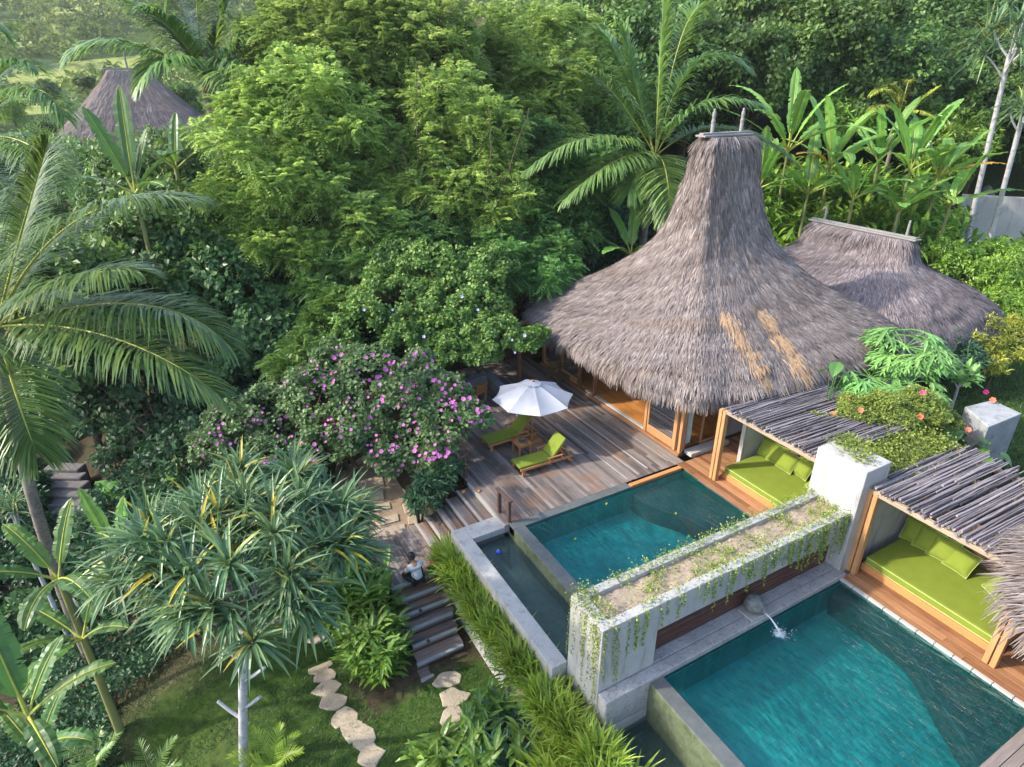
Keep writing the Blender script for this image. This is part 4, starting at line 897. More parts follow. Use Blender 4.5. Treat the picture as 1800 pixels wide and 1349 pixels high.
def chair(label, x, y, rz):
    t = thing('garden_chair', label, 'chair', (x, y, 0), None, rz); A = dict(world=False)
    for i in (-.26, .26):
        m = MB(); m.box((i - .03, -.28, 0), (i + .03, -.22, .62)); m.build('leg', M['teak'], t, bevel=.006, **A)
        m = MB(); m.bar((i, .25, 0), (i, .34, .95), .06, .06); m.build('leg', M['teak'], t, bevel=.006, **A)
        m = MB(); m.box((i - .035, -.3, .62), (i + .035, .3, .66)); m.build('armrest', M['teak'], t, bevel=.006, **A)
    m = MB()
    for q in np.arange(-.24, .22, .085): m.box((-.25, q, .4), (.25, q + .07, .43), rng.random())
    m.build('seat', M['teak'], t, bevel=.005, **A)
    m = MB()
    for z in np.arange(.5, .9, .1): m.bar((-.24, .26 + (z - .45) * .12, z), (.24, .26 + (z - .45) * .12, z), .03, .07)
    m.build('backrest', M['teak'], t, bevel=.005, **A)
    m = MB(); m.box((-.23, -.25, .431), (.23, .22, .49)); m.build('seat_cushion', M['green_cloth'], t, bevel=.02, **A)
chair('teak garden chair with green seat half hidden by the pink flowering bush', 10.15, 21.0, R(200))
lw = thing('low_wall', 'dark grey low wall turning a corner behind the umbrella', 'wall', (11.3, 21.8, 0))
a, b, c = P(838, 662, .45), P(858, 655, .45), P(893, 690, .45); d0 = unit(np.array([b - c, a - b])); m = MB()
m.bar(np.r_[c[:2] + (c - b)[:2] * .6, .2], np.r_[b[:2], .2], .34, .5); m.bar(np.r_[b[:2], .205], np.r_[(b + (a - b) * 3.0)[:2], .205], .34, .49); m.build('wall_body', M['lowwall'], lw, bevel=.02)
ob = thing('bench_chair', 'dark brown slatted chair in shade under the vine pergola', 'chair', P(975, 655, .3)); q = P(975, 655, .3); m = MB()
for i in range(5): m.bar(q + [-.3, .1 * i - .2, .3 + .06 * i], q + [.35, .1 * i - .2, .3 + .06 * i], .07, .03, rng.random())
m.build('backrest', M['backslat'], ob, bevel=.005); m = MB(); m.box(q + [-.3, -.7, -.02], q + [.35, -.15, .03]); m.build('seat', M['backslat'], ob, bevel=.005)
m = MB()
for i in (-.27, .31):
    for k in (-.65, .1): m.box(q + [i, k, -.3], q + [i + .05, k + .05, .3 if k > 0 else .0])
m.build('frame', M['backslat'], ob)
gb = thing('concrete_block', 'grey weathered concrete box behind the second stick roof with a coral flower on it', 'concrete box', (23.2, 8.4, 0))
c = [P(*q, 1.9)[:2] for q in ((1696, 715), (1745, 703), (1797, 727), (1738, 751))]; m = MB(); m.prism(c[::-1], -.3, 1.9); m.build('block_body', M['grey_block'], gb, bevel=.04)
nw = thing('neighbour_wall', 'pale grey concrete terrace wall behind the ginger hedge near the frame edge', 'wall', C(1750, 385, 45)); m = MB()
a, b = C(1690, 352, 46), C(1850, 372, 44); m.bar([*a[:2], a[2] - 1.2], [*b[:2], a[2] - 1.2], .35, 3.2); a2, b2 = C(1700, 345, 49), C(1850, 362, 48); m.bar([*a2[:2], a2[2] - 1.2], [*b2[:2], a2[2] - 1.2], 3.5, 1.9); m.build('wall_body', M['white_wall'], nw, bevel=.03)
nw2 = thing('neighbour_wall', 'thin pale wall farther back behind the small straw shade', 'wall', C(1740, 320, 56)); m = MB(); a, b = C(1700, 312, 56), C(1800, 322, 56); m.bar([*a[:2], a[2] - .4], [*b[:2], a[2] - .4], .3, 1.2); m.build('wall_body', M['grey_block'], nw2, bevel=.03)
sh = thing('straw_shade', 'small brown straw parasol beside the thin tree trunk', 'straw parasol', C(1738, 345, 50)); q = C(1738, 325, 50); m = MB()
m.lathe([(.0, 0), (.25, -.15), (.6, -.7), (.85, -1.2), (.8, -1.25)], q, 20); m.build('straw_cap', M['thatch'], sh, smooth=True); n = 700; a = rng.uniform(0, 6.28, n); h = rng.uniform(0, 1, n); m = MB()
straps(m, q + np.c_[np.cos(a) * .8 * h, np.sin(a) * .8 * h, -.05 - 1.1 * h], np.c_[np.cos(a), np.sin(a), -1.6 + a * 0], .5, .04, .4, rng.random(n), 2); m.build('straw_layer', M['thatch'], sh); m = MB(); m.tube([[q[0], q[1], ZG(q[0], q[1]) - .2], q], .06, 8); m.build('post', M['bark'], sh)
# ------------------------------------------------------------------ seated person
def skin_body(name, pts, edges, rad, mat, parent, org, sub=2, root=0):
    me = bpy.data.meshes.new(name); me.from_pydata([tuple(p) for p in pts], edges, []); o = bpy.data.objects.new(name, me); COL.objects.link(o)
    o.modifiers.new('skin', 'SKIN'); sk = me.skin_vertices[0].data
    for i, r in enumerate(rad):
        sk[i].radius = (r, r) if np.isscalar(r) else r; sk[i].use_root = (i == root)
    s = o.modifiers.new('sub', 'SUBSURF'); s.levels = s.render_levels = sub
    dg = bpy.context.evaluated_depsgraph_get(); m2 = bpy.data.meshes.new_from_object(o.evaluated_get(dg)); bpy.data.objects.remove(o)
    q = bpy.data.objects.new(name, m2); COL.objects.link(q); m2.materials.clear(); m2.materials.append(mat)
    for p in m2.polygons: p.use_smooth = True
    q.parent = parent; return q
def person():
    base = P(735, 1024, -1.0); t = thing('person', 'person in a white shirt seated on the landing with head bowed over handwork', 'person', base)
    yaw_p = math.atan2(*( (-.62 * RT + .78 * FH)[[1, 0]])); t.rotation_euler = (0, 0, yaw_p)   # local +x is forward
    # local joints: pelvis origin on the floor, x forward, y to the person's left
    J = [(0, 0, .12), (.02, 0, .27), (.10, 0, .44), (.155, 0, .54), (.20, 0, .615), (.235, 0, .665), (.285, 0, .755), (.30, 0, .83),
         (.135, .19, .525), (.235, .275, .335), (.43, .13, .27), (.135, -.19, .525), (.235, -.275, .335), (.43, -.11, .26),
         (.04, .12, .12), (.36, .30, .20), (.30, -.02, .07), (.42, -.12, .05), (.04, -.12, .12), (.36, -.30, .20), (.26, .02, .06), (.38, .16, .05)]
    E_ = [(0, 1), (1, 2), (2, 3), (3, 4), (4, 5), (5, 6), (6, 7), (3, 8), (8, 9), (9, 10), (3, 11), (11, 12), (12, 13), (0, 14), (14, 15), (15, 16), (16, 17), (0, 18), (18, 19), (19, 20), (20, 21)]
    r = [.14, .13, .145, .10, .055, .06, .095, .075, .062, .045, .028, .062, .045, .028, .09, .075, .05, .035, .09, .075, .05, .035]
    body = skin_body('body', J, E_, r, M['skin'], t, base)
    # hands
    for s, w in ((1, 10), (-1, 13)):
        p = np.array(J[w]); H = [tuple(p), tuple(p + [.05, -.012 * s, -.006])]; ed = [(0, 1)]; rad = [.024, (.034, .02)]
        for f in range(4):
            b = p + [.085, (.027 - f * .018) * s, -.004]; k = len(H); L = (.07, .082, .078, .06)[f]
            H += [tuple(b), tuple(b + [L * .5, 0, -.008]), tuple(b + [L * .85, -.004 * s, -.034])]; ed += [(1, k), (k, k + 1), (k + 1, k + 2)]; rad += [.0105, .009, .008]
        k = len(H); H += [tuple(p + [.05, -.035 * s, .004]), tuple(p + [.085, -.05 * s, -.004])]; ed += [(1, k), (k, k + 1)]; rad += [.012, .009]
        skin_body('hand', H, ed, rad, M['skin'], t, base, 1)
    # shirt: torso and short sleeves a little proud of the body
    JS = [(-.005, 0, .14), (.02, 0, .27), (.10, 0, .44), (.15, 0, .54), (.185, 0, .585), (.135, .20, .525), (.20, .262, .40), (.135, -.20, .525), (.20, -.262, .40)]
    skin_body('shirt', JS, [(0, 1), (1, 2), (2, 3), (3, 4), (3, 5), (5, 6), (3, 7), (7, 8)], [(.175, .165), (.165, .155), (.175, .16), (.125, .12), .07, .085, .078, .085, .078], M['shirt'], t, base)
    JT = [J[0], J[14], J[15], (.31, .0, .085), J[18], J[19], (.28, .02, .075)]
    skin_body('trousers', JT, [(0, 1), (1, 2), (2, 3), (0, 4), (4, 5), (5, 6)], [.15, .105, .088, .065, .105, .088, .065], M['trouser'], t, base)
    c = np.array([.285, 0, .785]); V = rdirs(1800); V[:, 2] = np.abs(V[:, 2]) * np.where(V[:, 0] > .35, 1, np.sign(rng.random(1800) - .25)); keep = ~((V[:, 0] > .45) & (V[:, 2] < .35)); V = V[keep]
    m = MB(); m.lathe([(.0, -.07), (.07, -.06), (.095, -.01), (.102, .04), (.085, .085), (.05, .108), (0, .115)], c + [-.012, 0, .0], 18); 
    straps(m, c + V * [.104, .09, .11] + [-.008, 0, .01], V * .35 + np.array([-.1, 0, -.5]), .045, .012, .6, .5, 2); m.build('hair', M['hair'], t, smooth=True, world=False)
    m = MB()
    for s in (-1, 1): m.lathe([(0, -.012), (.016, -.006), (.018, .01), (.008, .022), (0, .024)], c + [.01, s * .088, -.035], 8)
    m.build('ear', M['skin'], t, smooth=True, world=False)
    m = MB()
    for s in (-1, 1): m.lathe([(0, -.012), (.011, 0), (0, .012)], c + [.092, s * .034, -.045], 8)
    m.build('eye', M['hair'], t, smooth=True, world=False)
    m = MB(); m.lathe([(0, -.02), (.014, -.012), (.01, .01), (0, .03)], c + [.105, 0, -.065], 8); m.build('nose', M['skin'], t, smooth=True, world=False)
    m = MB(); m.bar(c + [.088, -.022, -.1], c + [.088, .022, -.1], .01, .008); m.build('mouth', M['deadleaf'], t, world=False)
    return t, base, yaw_p
pers, pb, pyaw = person()
def loc2w(x, y, z): return pb + np.array([x * math.cos(pyaw) - y * math.sin(pyaw), x * math.sin(pyaw) + y * math.cos(pyaw), z])
q = loc2w(.55, .02, .24); gl = thing('flower_garland', 'string of orange blossoms held in the hands of the seated person', 'garland', q)
for i in range(9): m = MB(); c = q + [.03 * math.sin(i * 2.3), .05 * (i - 4) * .6, -.02 * abs(i - 4)]; d = rdirs(14); straps(m, np.repeat([c], 14, 0), d, .035, .016, .2, .6, 2); m.build('blossom', M['deadleaf'], gl)
q = loc2w(.12, -.55, .0); bk = thing('leaf_bundle', 'pile of green leaves and one orange flower on the landing beside the seated person', 'leaf pile', q)
m = MB(); d = rdirs(70, .05); leaves(m, q + rng.normal(0, .09, (70, 3)) * [1, 1, .3] + [0, 0, .08], d, rdirs(70, .3), .2, .08, rng.random(70)); m.build('cut_leaf', M['vine'], bk)
m = MB(); d = rdirs(20, .1); straps(m, np.repeat([q + [.05, .1, .2]], 20, 0), d, .09, .04, .4, .5, 2); m.build('flower', M['coral'], bk)
# ------------------------------------------------------------------ foliage builders
def shell(blobs, nsub, per, subr=.34, zmin=-.35, flat=.8, jit=.25):
    """leaf positions and outward normals on lumps spread over each blob"""
    Ps, Ns, Ts = [], [], []
    for (c, r) in blobs:
        c = np.asarray(c, float); k = max(4, int(nsub)); d = rdirs(k, zmin); rr = r * rng.uniform(.55, .98, k); sc = c + d * rr[:, None] * [1, 1, flat]
        sr = r * subr * rng.uniform(.65, 1.35, k); m = max(3, int(per)); e = unit(rdirs(k * m, -.75) + np.repeat(d, m, 0) * .75)
        Ps.append(np.repeat(sc, m, 0) + e * (np.repeat(sr, m) * rng.uniform(.55, 1.08, k * m))[:, None] * [1, 1, .85] + rng.normal(0, r * jit * .08, (k * m, 3)))
        Ns.append(unit(e + np.array([0, 0, .35]))); Ts.append(np.clip(np.repeat(rng.normal(.45, .14, k), m) + rng.normal(0, .17, k * m), 0, 1))
    return np.concatenate(Ps), np.concatenate(Ns), np.concatenate(Ts)
def broad_leaves(mb, sh, L, W, droop=.35, up=.55, var=.3):
    Pp, N, t = sh; n = len(Pp); T = unit(N * .55 + rdirs(n) * .75 + np.array([0, 0, -droop])); Nn = unit(N + np.array([0, 0, up]) + rng.normal(0, .35, (n, 3)))
    s = rng.uniform(1 - var, 1 + var, n); leaves(mb, Pp, T, Nn, L * s, W * s, t)
def feathers(mb, Pp, D, L, tint, k=7, pl=.40, pw=.13, drp=.5):
    n = len(Pp); D = unit(D); S = unit(np.cross(D, [0, 0, 1.]) + 1e-6); L = np.broadcast_to(L, (n,))
    V, F, T = [], [], []; b = 0
    for j in range(k):
        f = (j + .6) / k; p = Pp + D * (L * f)[:, None] - np.array([0, 0, 1.]) * (L * drp * f * f)[:, None]; l = (L * pl * (1 - .55 * abs(f - .4) / .6))[:, None]
        for s in (1, -1):
            q = unit(D * .55 + S * s * .9 + np.array([0, 0, -.35]) + rng.normal(0, .12, (n, 3))); w = unit(np.cross(q, np.cross(q, D) + [0, 0, .4])) * (L * pw * .5)[:, None]
            V.append(np.stack([p, p + q * l * .5 + w, p + q * l - [0, 0, .02], p + q * l * .5 - w], 1)); T.append(np.clip(tint + rng.normal(0, .05, n), 0, 1))
    m = len(V); V = np.concatenate(V).reshape(-1, 3); F = np.arange(n * m * 4).reshape(-1, 4); mb.add(V, F, np.concatenate(T))
def limbs(mb, base, top, targets, r0, bend=.25, k=7):
    base = np.array(base, float); top = np.array(top, float); mid = (base + top) / 2 + rng.normal(0, .12, 3) * np.linalg.norm(top - base) * .3
    tr = bez([base, mid, top], 9); mb.tube(tr, np.linspace(r0, r0 * .62, 9), 9)
    for c in targets:
        i = rng.integers(5, 9); a = tr[i]; c = np.array(c, float); v = c - a; L = np.linalg.norm(v); m1 = a + v * .45 + np.array([0, 0, L * bend * .5]) + rng.normal(0, .08 * L, 3)
        rb = r0 * .42; b = bez([a, m1, c], 8); mb.tube(b, np.linspace(rb, rb * .28, 8), k)
        for q in range(4):
            j = rng.integers(3, 7); e = b[j] + unit(rng.normal(0, 1, 3) + v / max(L, .1) * 1.2 + [0, 0, .5]) * L * rng.uniform(.3, .6); mb.tube(bez([b[j], (b[j] + e) / 2 + rng.normal(0, .05 * L, 3), e], 5), np.linspace(rb * .4, rb * .1, 5), 5)
def pxblobs(rows): return [(C(x, y, d), r) for x, y, d, r in rows]
def tree_px(name, label, cat, base, rows, kind, mat, bark, r0=.16, group=None, nsub=26, per=60, L=.3, W=.18, fork=.45, subr=.34, zmin=-.35, stems=1, k=7, flat=.8, show=()):
    bl = pxblobs(rows); base = np.array([base[0], base[1], ZG(base[0], base[1]) if len(base) < 3 else base[2]]); t = thing(name, label, cat, base, group); cc = np.mean([c for c, r in bl], 0)
    m = MB(); tg = [c - [0, 0, r * .3] for c, r in bl]
    for s in range(stems):
        bb = base + (rng.normal(0, .35, 3) * [1, 1, 0] if stems > 1 else 0); limbs(m, bb - [0, 0, .3], base + (cc - base) * fork * rng.uniform(.8, 1.1) + rng.normal(0, .25, 3), tg[s::stems], r0)
    for pxs in show:
        q = [C(p[0], p[1], p[2] + .9) for p in pxs]; pts = bez([q[0], q[1], q[2]], 16) + np.cumsum(rng.normal(0, .045, (16, 3)), 0); m.tube(pts, np.linspace(.05, .012, 16), 6)
    m.build('trunk', bark, t, smooth=True)
    m = MB(); sh = shell(bl, nsub, per, subr, zmin, flat)
    if kind == 'feather':
        Pp, N, tt = sh; D = unit(N * .8 + rdirs(len(Pp)) * .55 + [0, 0, .05]); feathers(m, Pp, D, L * rng.uniform(.7, 1.25, len(Pp)), tt, k)
    else: broad_leaves(m, sh, L, W)
    m.build('crown', mat, t); return t

# flowers used as parts
def flower_mesh(name, mat, r, n=5, cup=.5):
    m = MB(); a = np.arange(n) * 2 * math.pi / n; D = np.c_[np.cos(a), np.sin(a), np.full(n, cup)]; straps(m, np.zeros((n, 3)), D, r, r * .85, .5, .5, 3, [.35, 1, .95, .3]); m.lathe([(0, -.02 * r), (r * .16, r * .1), (0, r * .3)], (0, 0, 0), 6, .9); return m.mesh(name, mat)
def add_flowers(t, me, name, pts, nrm, s=(.8, 1.3)):
    b = root_loc(t)
    for p, n in zip(pts, nrm):
        o = bpy.data.objects.new(name, me); COL.objects.link(o); o.parent = t; o.location = tuple(np.asarray(p) - b); o.rotation_euler = Vector(n).to_track_quat('Z', 'Y').to_euler(); q = rng.uniform(*s); o.scale = (q, q, q)

# ------------------------------------------------------------------ feathery trees behind the deck
BK = M['bark']
tree_px('feathery_tree', 'bright yellow green feathery tree on the sunlit west side of the grove', 'tree', (7.2, 29.5), [(450, 250, 30, 2.3), (425, 345, 29.5, 1.7), (520, 165, 31, 2.2), (470, 420, 28.5, 1.5), (560, 330, 29.5, 2.0), (600, 220, 31, 2.2), (540, 440, 28.3, 1.3), (455, 190, 31, 1.4), (640, 390, 29, 1.5), (425, 420, 28.6, 1.1), (500, 330, 29, 1.7), (650, 300, 31, 1.6), (690, 350, 30.5, 1.4), (560, 250, 31, 2.0)], 'feather', M['feather'], BK, .2, nsub=68, per=16, L=0.57, stems=3, subr=.22, zmin=-.6)
tree_px('feathery_tree', 'tall feathery tree whose yellow green crown meets the top edge above the grove', 'tree', (9.5, 35), [(560, 50, 35, 2.6), (650, 60, 36, 2.7), (500, 75, 35, 2.0), (730, 90, 36, 2.5), (640, 150, 34.5, 2.2), (720, 180, 34, 2.0), (580, 120, 34, 2.), (700, 20, 37, 2.2), (610, 10, 37, 2.2), (760, 30, 37, 2.2), (690, 240, 34, 1.8), (780, 120, 35, 1.9)], 'feather', M['feather'], BK, .24, nsub=72, per=14, L=0.61, stems=3, subr=.22, zmin=-.6)
tree_px('feathery_tree', 'mid green feathery tree with visible reddish stems in the middle of the grove', 'tree', (12.2, 29.5), [(790, 180, 32, 1.8), (850, 230, 31.5, 1.8), (770, 265, 31, 1.6), (800, 340, 30, 1.6), (870, 300, 31, 1.5), (860, 380, 29.5, 1.1), (730, 330, 30.5, 1.3), (905, 350, 30, 1.2), (690, 280, 31.5, 1.4)], 'feather', M['feather'], BK, .17, nsub=60, per=14, L=0.55, stems=3, subr=.22, zmin=-.6, show=(((725, 430, 28.2), (700, 330, 28.4), (664, 190, 28.8)), ((728, 430, 28.2), (722, 330, 28.2), (690, 235, 28.6)), ((730, 430, 28.1), (745, 340, 28.2), (775, 250, 28.5)), ((722, 430, 28.3), (680, 370, 28.2), (612, 290, 28.4)), ((732, 425, 28.2), (735, 300, 28.4), (720, 120, 30)), ((840, 420, 27.8), (868, 330, 28), (862, 200, 28.6)), ((842, 420, 27.8), (885, 330, 28), (925, 190, 29))))
tree_px('feathery_tree', 'feathery tree with thin pale stems behind the coconut palm by the tall roof', 'tree', (19, 35), [(930, 80, 40, 2.5), (970, 150, 38, 2.2), (900, 150, 39, 2.2), (1000, 70, 41, 2.0), (860, 70, 41, 2.2), (950, 220, 36.5, 1.8), (880, 220, 37, 1.8), (820, 110, 40, 2.)], 'feather', M['feather'], BK, .2, nsub=60, per=14, L=0.61, stems=3, subr=.22, zmin=-.6)
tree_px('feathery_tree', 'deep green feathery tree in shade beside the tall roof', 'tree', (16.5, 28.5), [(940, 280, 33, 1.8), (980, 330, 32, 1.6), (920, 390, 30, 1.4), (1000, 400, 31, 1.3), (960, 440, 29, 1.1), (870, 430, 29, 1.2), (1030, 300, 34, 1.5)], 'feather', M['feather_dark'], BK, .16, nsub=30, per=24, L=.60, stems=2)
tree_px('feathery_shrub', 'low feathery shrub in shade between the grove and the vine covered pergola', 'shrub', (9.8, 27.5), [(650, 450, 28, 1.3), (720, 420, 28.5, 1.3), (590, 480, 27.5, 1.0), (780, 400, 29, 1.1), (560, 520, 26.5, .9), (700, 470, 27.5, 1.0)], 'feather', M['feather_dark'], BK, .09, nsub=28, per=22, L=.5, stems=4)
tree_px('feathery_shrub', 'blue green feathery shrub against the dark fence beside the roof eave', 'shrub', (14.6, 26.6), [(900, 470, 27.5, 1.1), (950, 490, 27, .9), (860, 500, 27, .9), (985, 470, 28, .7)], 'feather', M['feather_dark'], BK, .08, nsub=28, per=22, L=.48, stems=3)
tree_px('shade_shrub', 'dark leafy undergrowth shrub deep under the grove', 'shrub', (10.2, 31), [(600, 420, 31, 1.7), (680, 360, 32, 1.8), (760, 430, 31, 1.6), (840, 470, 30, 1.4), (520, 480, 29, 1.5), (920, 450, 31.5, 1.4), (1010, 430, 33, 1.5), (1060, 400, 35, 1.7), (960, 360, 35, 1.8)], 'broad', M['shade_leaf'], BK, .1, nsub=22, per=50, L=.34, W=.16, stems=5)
fz = thing('dark_fence', 'dark timber fence behind the roof eave, half hidden by shrubs', 'fence', C(960, 505, 28)); a, b = C(890, 530, 27.2), C(1110, 468, 31.5); m = MB()
for i in range(7): m.bar([*a[:2], -.3 + i * .27], [*b[:2], -.3 + i * .27], .03, .25, rng.random())
m.build('boards', M['darkslat'], fz); m = MB(); m.bar([*a[:2], 1.72], [*b[:2], 1.72], .12, .05); m.build('top_rail', M['nosing_grey'], fz)

# vine covered pergola
vp = thing('vine_pergola', 'pergola buried under a mound of bright green creeper at the end of the deck', 'pergola', (11, 23.5, 0))
for x, y in ((12.7, 21.9), (9.2, 22.4), (12.9, 25), (9.2, 25.2)): m = MB(); m.box((x - .07, y - .07, -.3), (x + .07, y + .07, 2.7)); m.build('post', M['housewall'], vp, bevel=.008)
for y in (21.9, 23.4, 25): m = MB(); m.bar((8.6, y + .05, 2.66), (13.4, y - .05, 2.66), .1, .12); m.build('beam', M['housewall'], vp)
bl = pxblobs([(760, 475, 26, 1.6), (690, 520, 25, 1.5), (830, 520, 25, 1.6), (640, 575, 24.3, 1.2), (720, 585, 24, 1.2), (800, 590, 23.6, 1.15), (870, 585, 23.4, 1.0), (925, 600, 22.9, .55), (860, 470, 26, 1.2), (700, 460, 26.5, 1.1), (600, 610, 23.8, .8), (790, 628, 23, .7), (850, 622, 22.9, .7), (740, 632, 23.2, .7), (780, 540, 24.6, 1.4), (945, 590, 23.0, .4)])
m = MB(); broad_leaves(m, shell(bl, 60, 62, .2, -.35), .14, .125, .5); m.build('creeper_foliage', M['vine'], vp)
m = MB(); 
for i in range(46):
    p0 = np.array([rng.uniform(8.6, 13.2), 21.6 + rng.uniform(-.3, .5), 2.75]); ln = rng.uniform(.3, 1.1); n = int(ln * 26); z = np.linspace(0, ln, n); Pp = p0 + np.c_[rng.normal(0, .07, n), rng.normal(0, .07, n), -z]; leaves(m, Pp, rdirs(n, -1) * [1, 1, .5] + [0, 0, -.6], rdirs(n, .1), .14, .12, rng.random(n))
m.build('hanging_creeper', M['vine'], vp)
fl = flower_mesh('pale_flower', M['lilac'], .06); pts = np.array([C(x, y, d) for x, y, d in ((922, 590, 22.2), (905, 620, 22.3), (812, 522, 23.3), (840, 545, 23.), (690, 545, 23.6), (745, 592, 22.9), (900, 598, 22.3), (640, 545, 23.6), (590, 622, 23))]); add_flowers(vp, fl, 'pale_flower', pts, np.tile([-.3, -.8, .4], (len(pts), 1)))

# pink flowering bush
pb_ = [(700, 715, 19.3, 1.25), (775, 750, 18.6, 1.1), (625, 755, 19, 1.2), (560, 700, 20.5, 1.3), (480, 725, 20.5, 1.15), (420, 745, 20, 1.05), (645, 655, 21.3, 1.2), (735, 660, 20.8, 1.0), (822, 735, 18.6, .75), (560, 790, 18.6, .95), (690, 800, 18, .8), (380, 780, 19.5, .9), (590, 640, 22, 1.0), (790, 690, 19.6, .7), (760, 800, 17.8, .6), (480, 800, 18.8, .9)]
fb = tree_px('flowering_bush', 'wide grey green bush covered with pink blossoms leaning over the sandy path', 'bush', (4.3, 20.2), pb_, 'broad', M['bauhinia'], BK, .09, nsub=34, per=62, L=.14, W=.135, stems=6, subr=.28)
Pp, N, tt = shell(pxblobs(pb_), 9, 2, .3, -.2); keep = [i for i in rng.permutation(len(Pp)) if (N[i] * unit(O - Pp[i])).sum() > .35]
out = []
for i in keep:
    x = 900 + FPX * ((Pp[i] - O) @ RT) / ((Pp[i] - O) @ FW)
    if rng.random() < np.interp(x, [380, 520, 620, 900], [.18, .45, .9, .8]): out.append(i)
    if len(out) >= 72: break
me = flower_mesh('blossom', M['pink'], .068, 6, .45)
P3 = Pp[out] + unit(O - Pp[out]) * .30; extra = rng.integers(0, len(out), 27); P3 = np.vstack([P3, P3[extra] + rng.normal(0, .11, (27, 3))]); add_flowers(fb, me, 'blossom', P3, unit(np.vstack([N[out], N[out][extra]]) + unit(O - P3) * .8), (.7, 1.35))

P4, N4, t4_ = shell(pxblobs(pb_), 26, 2, .3, -.3); sel = rng.permutation(len(P4))[:420]; P4 = P4[sel] + unit(O - P4[sel]) * .24; m = MB(); v5 = np.array([q.co[:] for q in me.vertices]); f5 = [list(p.vertices) for p in me.polygons]; q4 = np.array([f for f in f5 if len(f) == 4])
for p, nn in zip(P4, N4[sel]):
    Q = np.array(Vector(unit(nn + unit(O - p))).to_track_quat('Z', 'Y').to_matrix()); m.add(v5 @ Q.T * rng.uniform(.55, 1.0) + p, q4, rng.random())
m.build('small_blossom', M['pink'], fb)['kind'] = 'stuff'
# broad leaved mound on the valley side
tree_px('broadleaf_mound', 'big mound of glossy dark broad leaves beyond the leaning palm', 'bush', (1.4, 28.5), [(330, 440, 28.5, 1.9), (400, 470, 28, 1.9), (270, 460, 28, 1.5), (440, 545, 27, 1.8), (350, 540, 27, 1.9), (480, 600, 26, 1.5), (400, 630, 25.5, 1.5), (290, 560, 26.5, 1.5), (500, 540, 27.5, 1.1), (360, 400, 29.5, 1.3), (520, 620, 25.6, .9)], 'broad', M['broad'], BK, .12, nsub=34, per=58, L=.30, W=.20, stems=5, subr=.27)
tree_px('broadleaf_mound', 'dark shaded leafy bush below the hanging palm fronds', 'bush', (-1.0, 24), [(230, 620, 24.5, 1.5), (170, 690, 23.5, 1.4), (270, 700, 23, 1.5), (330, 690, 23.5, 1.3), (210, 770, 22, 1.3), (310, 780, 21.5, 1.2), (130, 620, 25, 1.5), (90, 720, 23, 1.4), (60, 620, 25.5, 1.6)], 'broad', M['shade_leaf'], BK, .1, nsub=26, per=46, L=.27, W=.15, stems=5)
tree_px('leafy_shrub', 'yellow green leafy shrub between the dark mound and the pink bush', 'shrub', (4.6, 23.6), [(600, 540, 25.5, .9), (545, 610, 23.5, .8), (505, 650, 22.5, .7), (570, 560, 25, .7)], 'feather', M['vine'], BK, .06, nsub=24, per=20, L=.42, stems=3)
tree_px('leafy_shrub', 'dark strap leaved shrub under the sloping hand rail', 'shrub', (6.2, 16.6), [(760, 850, 17.0, .5), (745, 880, 16.6, .4), (785, 830, 17.4, .4)], 'broad', M['shade_leaf'], BK, .04, nsub=22, per=30, L=.30, W=.07, stems=2)

tree_px('leafy_shrub', 'bright bushy shrub hiding the foot of the distant thatched hut', 'shrub', C(240, 300, 50)[:2], [(110, 285, 50, 2.2), (165, 295, 48, 2.0), (215, 300, 47, 1.9), (285, 280, 48, 2.0), (335, 262, 48, 1.7), (70, 270, 52, 2.2), (120, 330, 44, 1.8), (190, 340, 42, 1.8)], 'broad', M['forest'], BK, .08, nsub=26, per=40, L=.45, W=.16, stems=6)
# ------------------------------------------------------------------ palms
def mid(root, m_, tip): return bez([root, 2 * np.array(m_) - .5 * (np.array(root) + np.array(tip)), tip], 22)
def palm(label, base, top, fr, mat, r=(.17, .13), ll=.95, nl=56, arches=(), nuts=True, lean=None, wid=.05, hang=.9, name='coconut_palm'):
    t = thing(name, label, 'palm', base); base = np.array(base, float); top = np.array(top, float); m = MB()
    lean = (base + top) / 2 + (np.array(lean) if lean is not None else 0); n = 40; p = bez([base - [0, 0, .3], lean, top], n); rad = np.linspace(r[0], r[1], n) * (1 + .07 * (np.arange(n) % 2)); rad[:3] *= [1.5, 1.3, 1.12]; m.tube(p, rad, 12); m.build('trunk', M['palmbark'], t, smooth=True)
    m = MB(); d = rdirs(26, .0); straps(m, np.repeat([top - [0, 0, .1]], 26, 0) , d + [0, 0, .7], .55, .12, .5, rng.random(26), 3, [1, .8, .4, .1]); m.build('fibre_sheath', M['bark'], t)
    for q in fr:
        m = MB(); frond(m, mid(*q[:3]) if not isinstance(q, np.ndarray) else q, ll, nl, .035, hang, wid); m.build('frond', [mat, M['rachis']], t)
    for az, el, L, dr in arches:
        m = MB(); frond(m, arch(top, az, el, L, dr, 18), ll, nl, .035, hang, wid); m.build('frond', [mat, M['rachis']], t)
    if nuts:
        for i in range(7): m = MB(); a = rng.uniform(0, 6.28); m.lathe([(0, -.15), (.09, -.11), (.125, 0), (.1, .1), (.04, .15), (0, .16)], top + [.24 * math.cos(a), .24 * math.sin(a), -.3 - rng.uniform(0, .25)], 10); m.build('coconut', M['nut'], t, smooth=True)
    return t
d = 13.; top = C(-6, 575, d); B = lambda x, y, dd=d: C(x, y, dd)
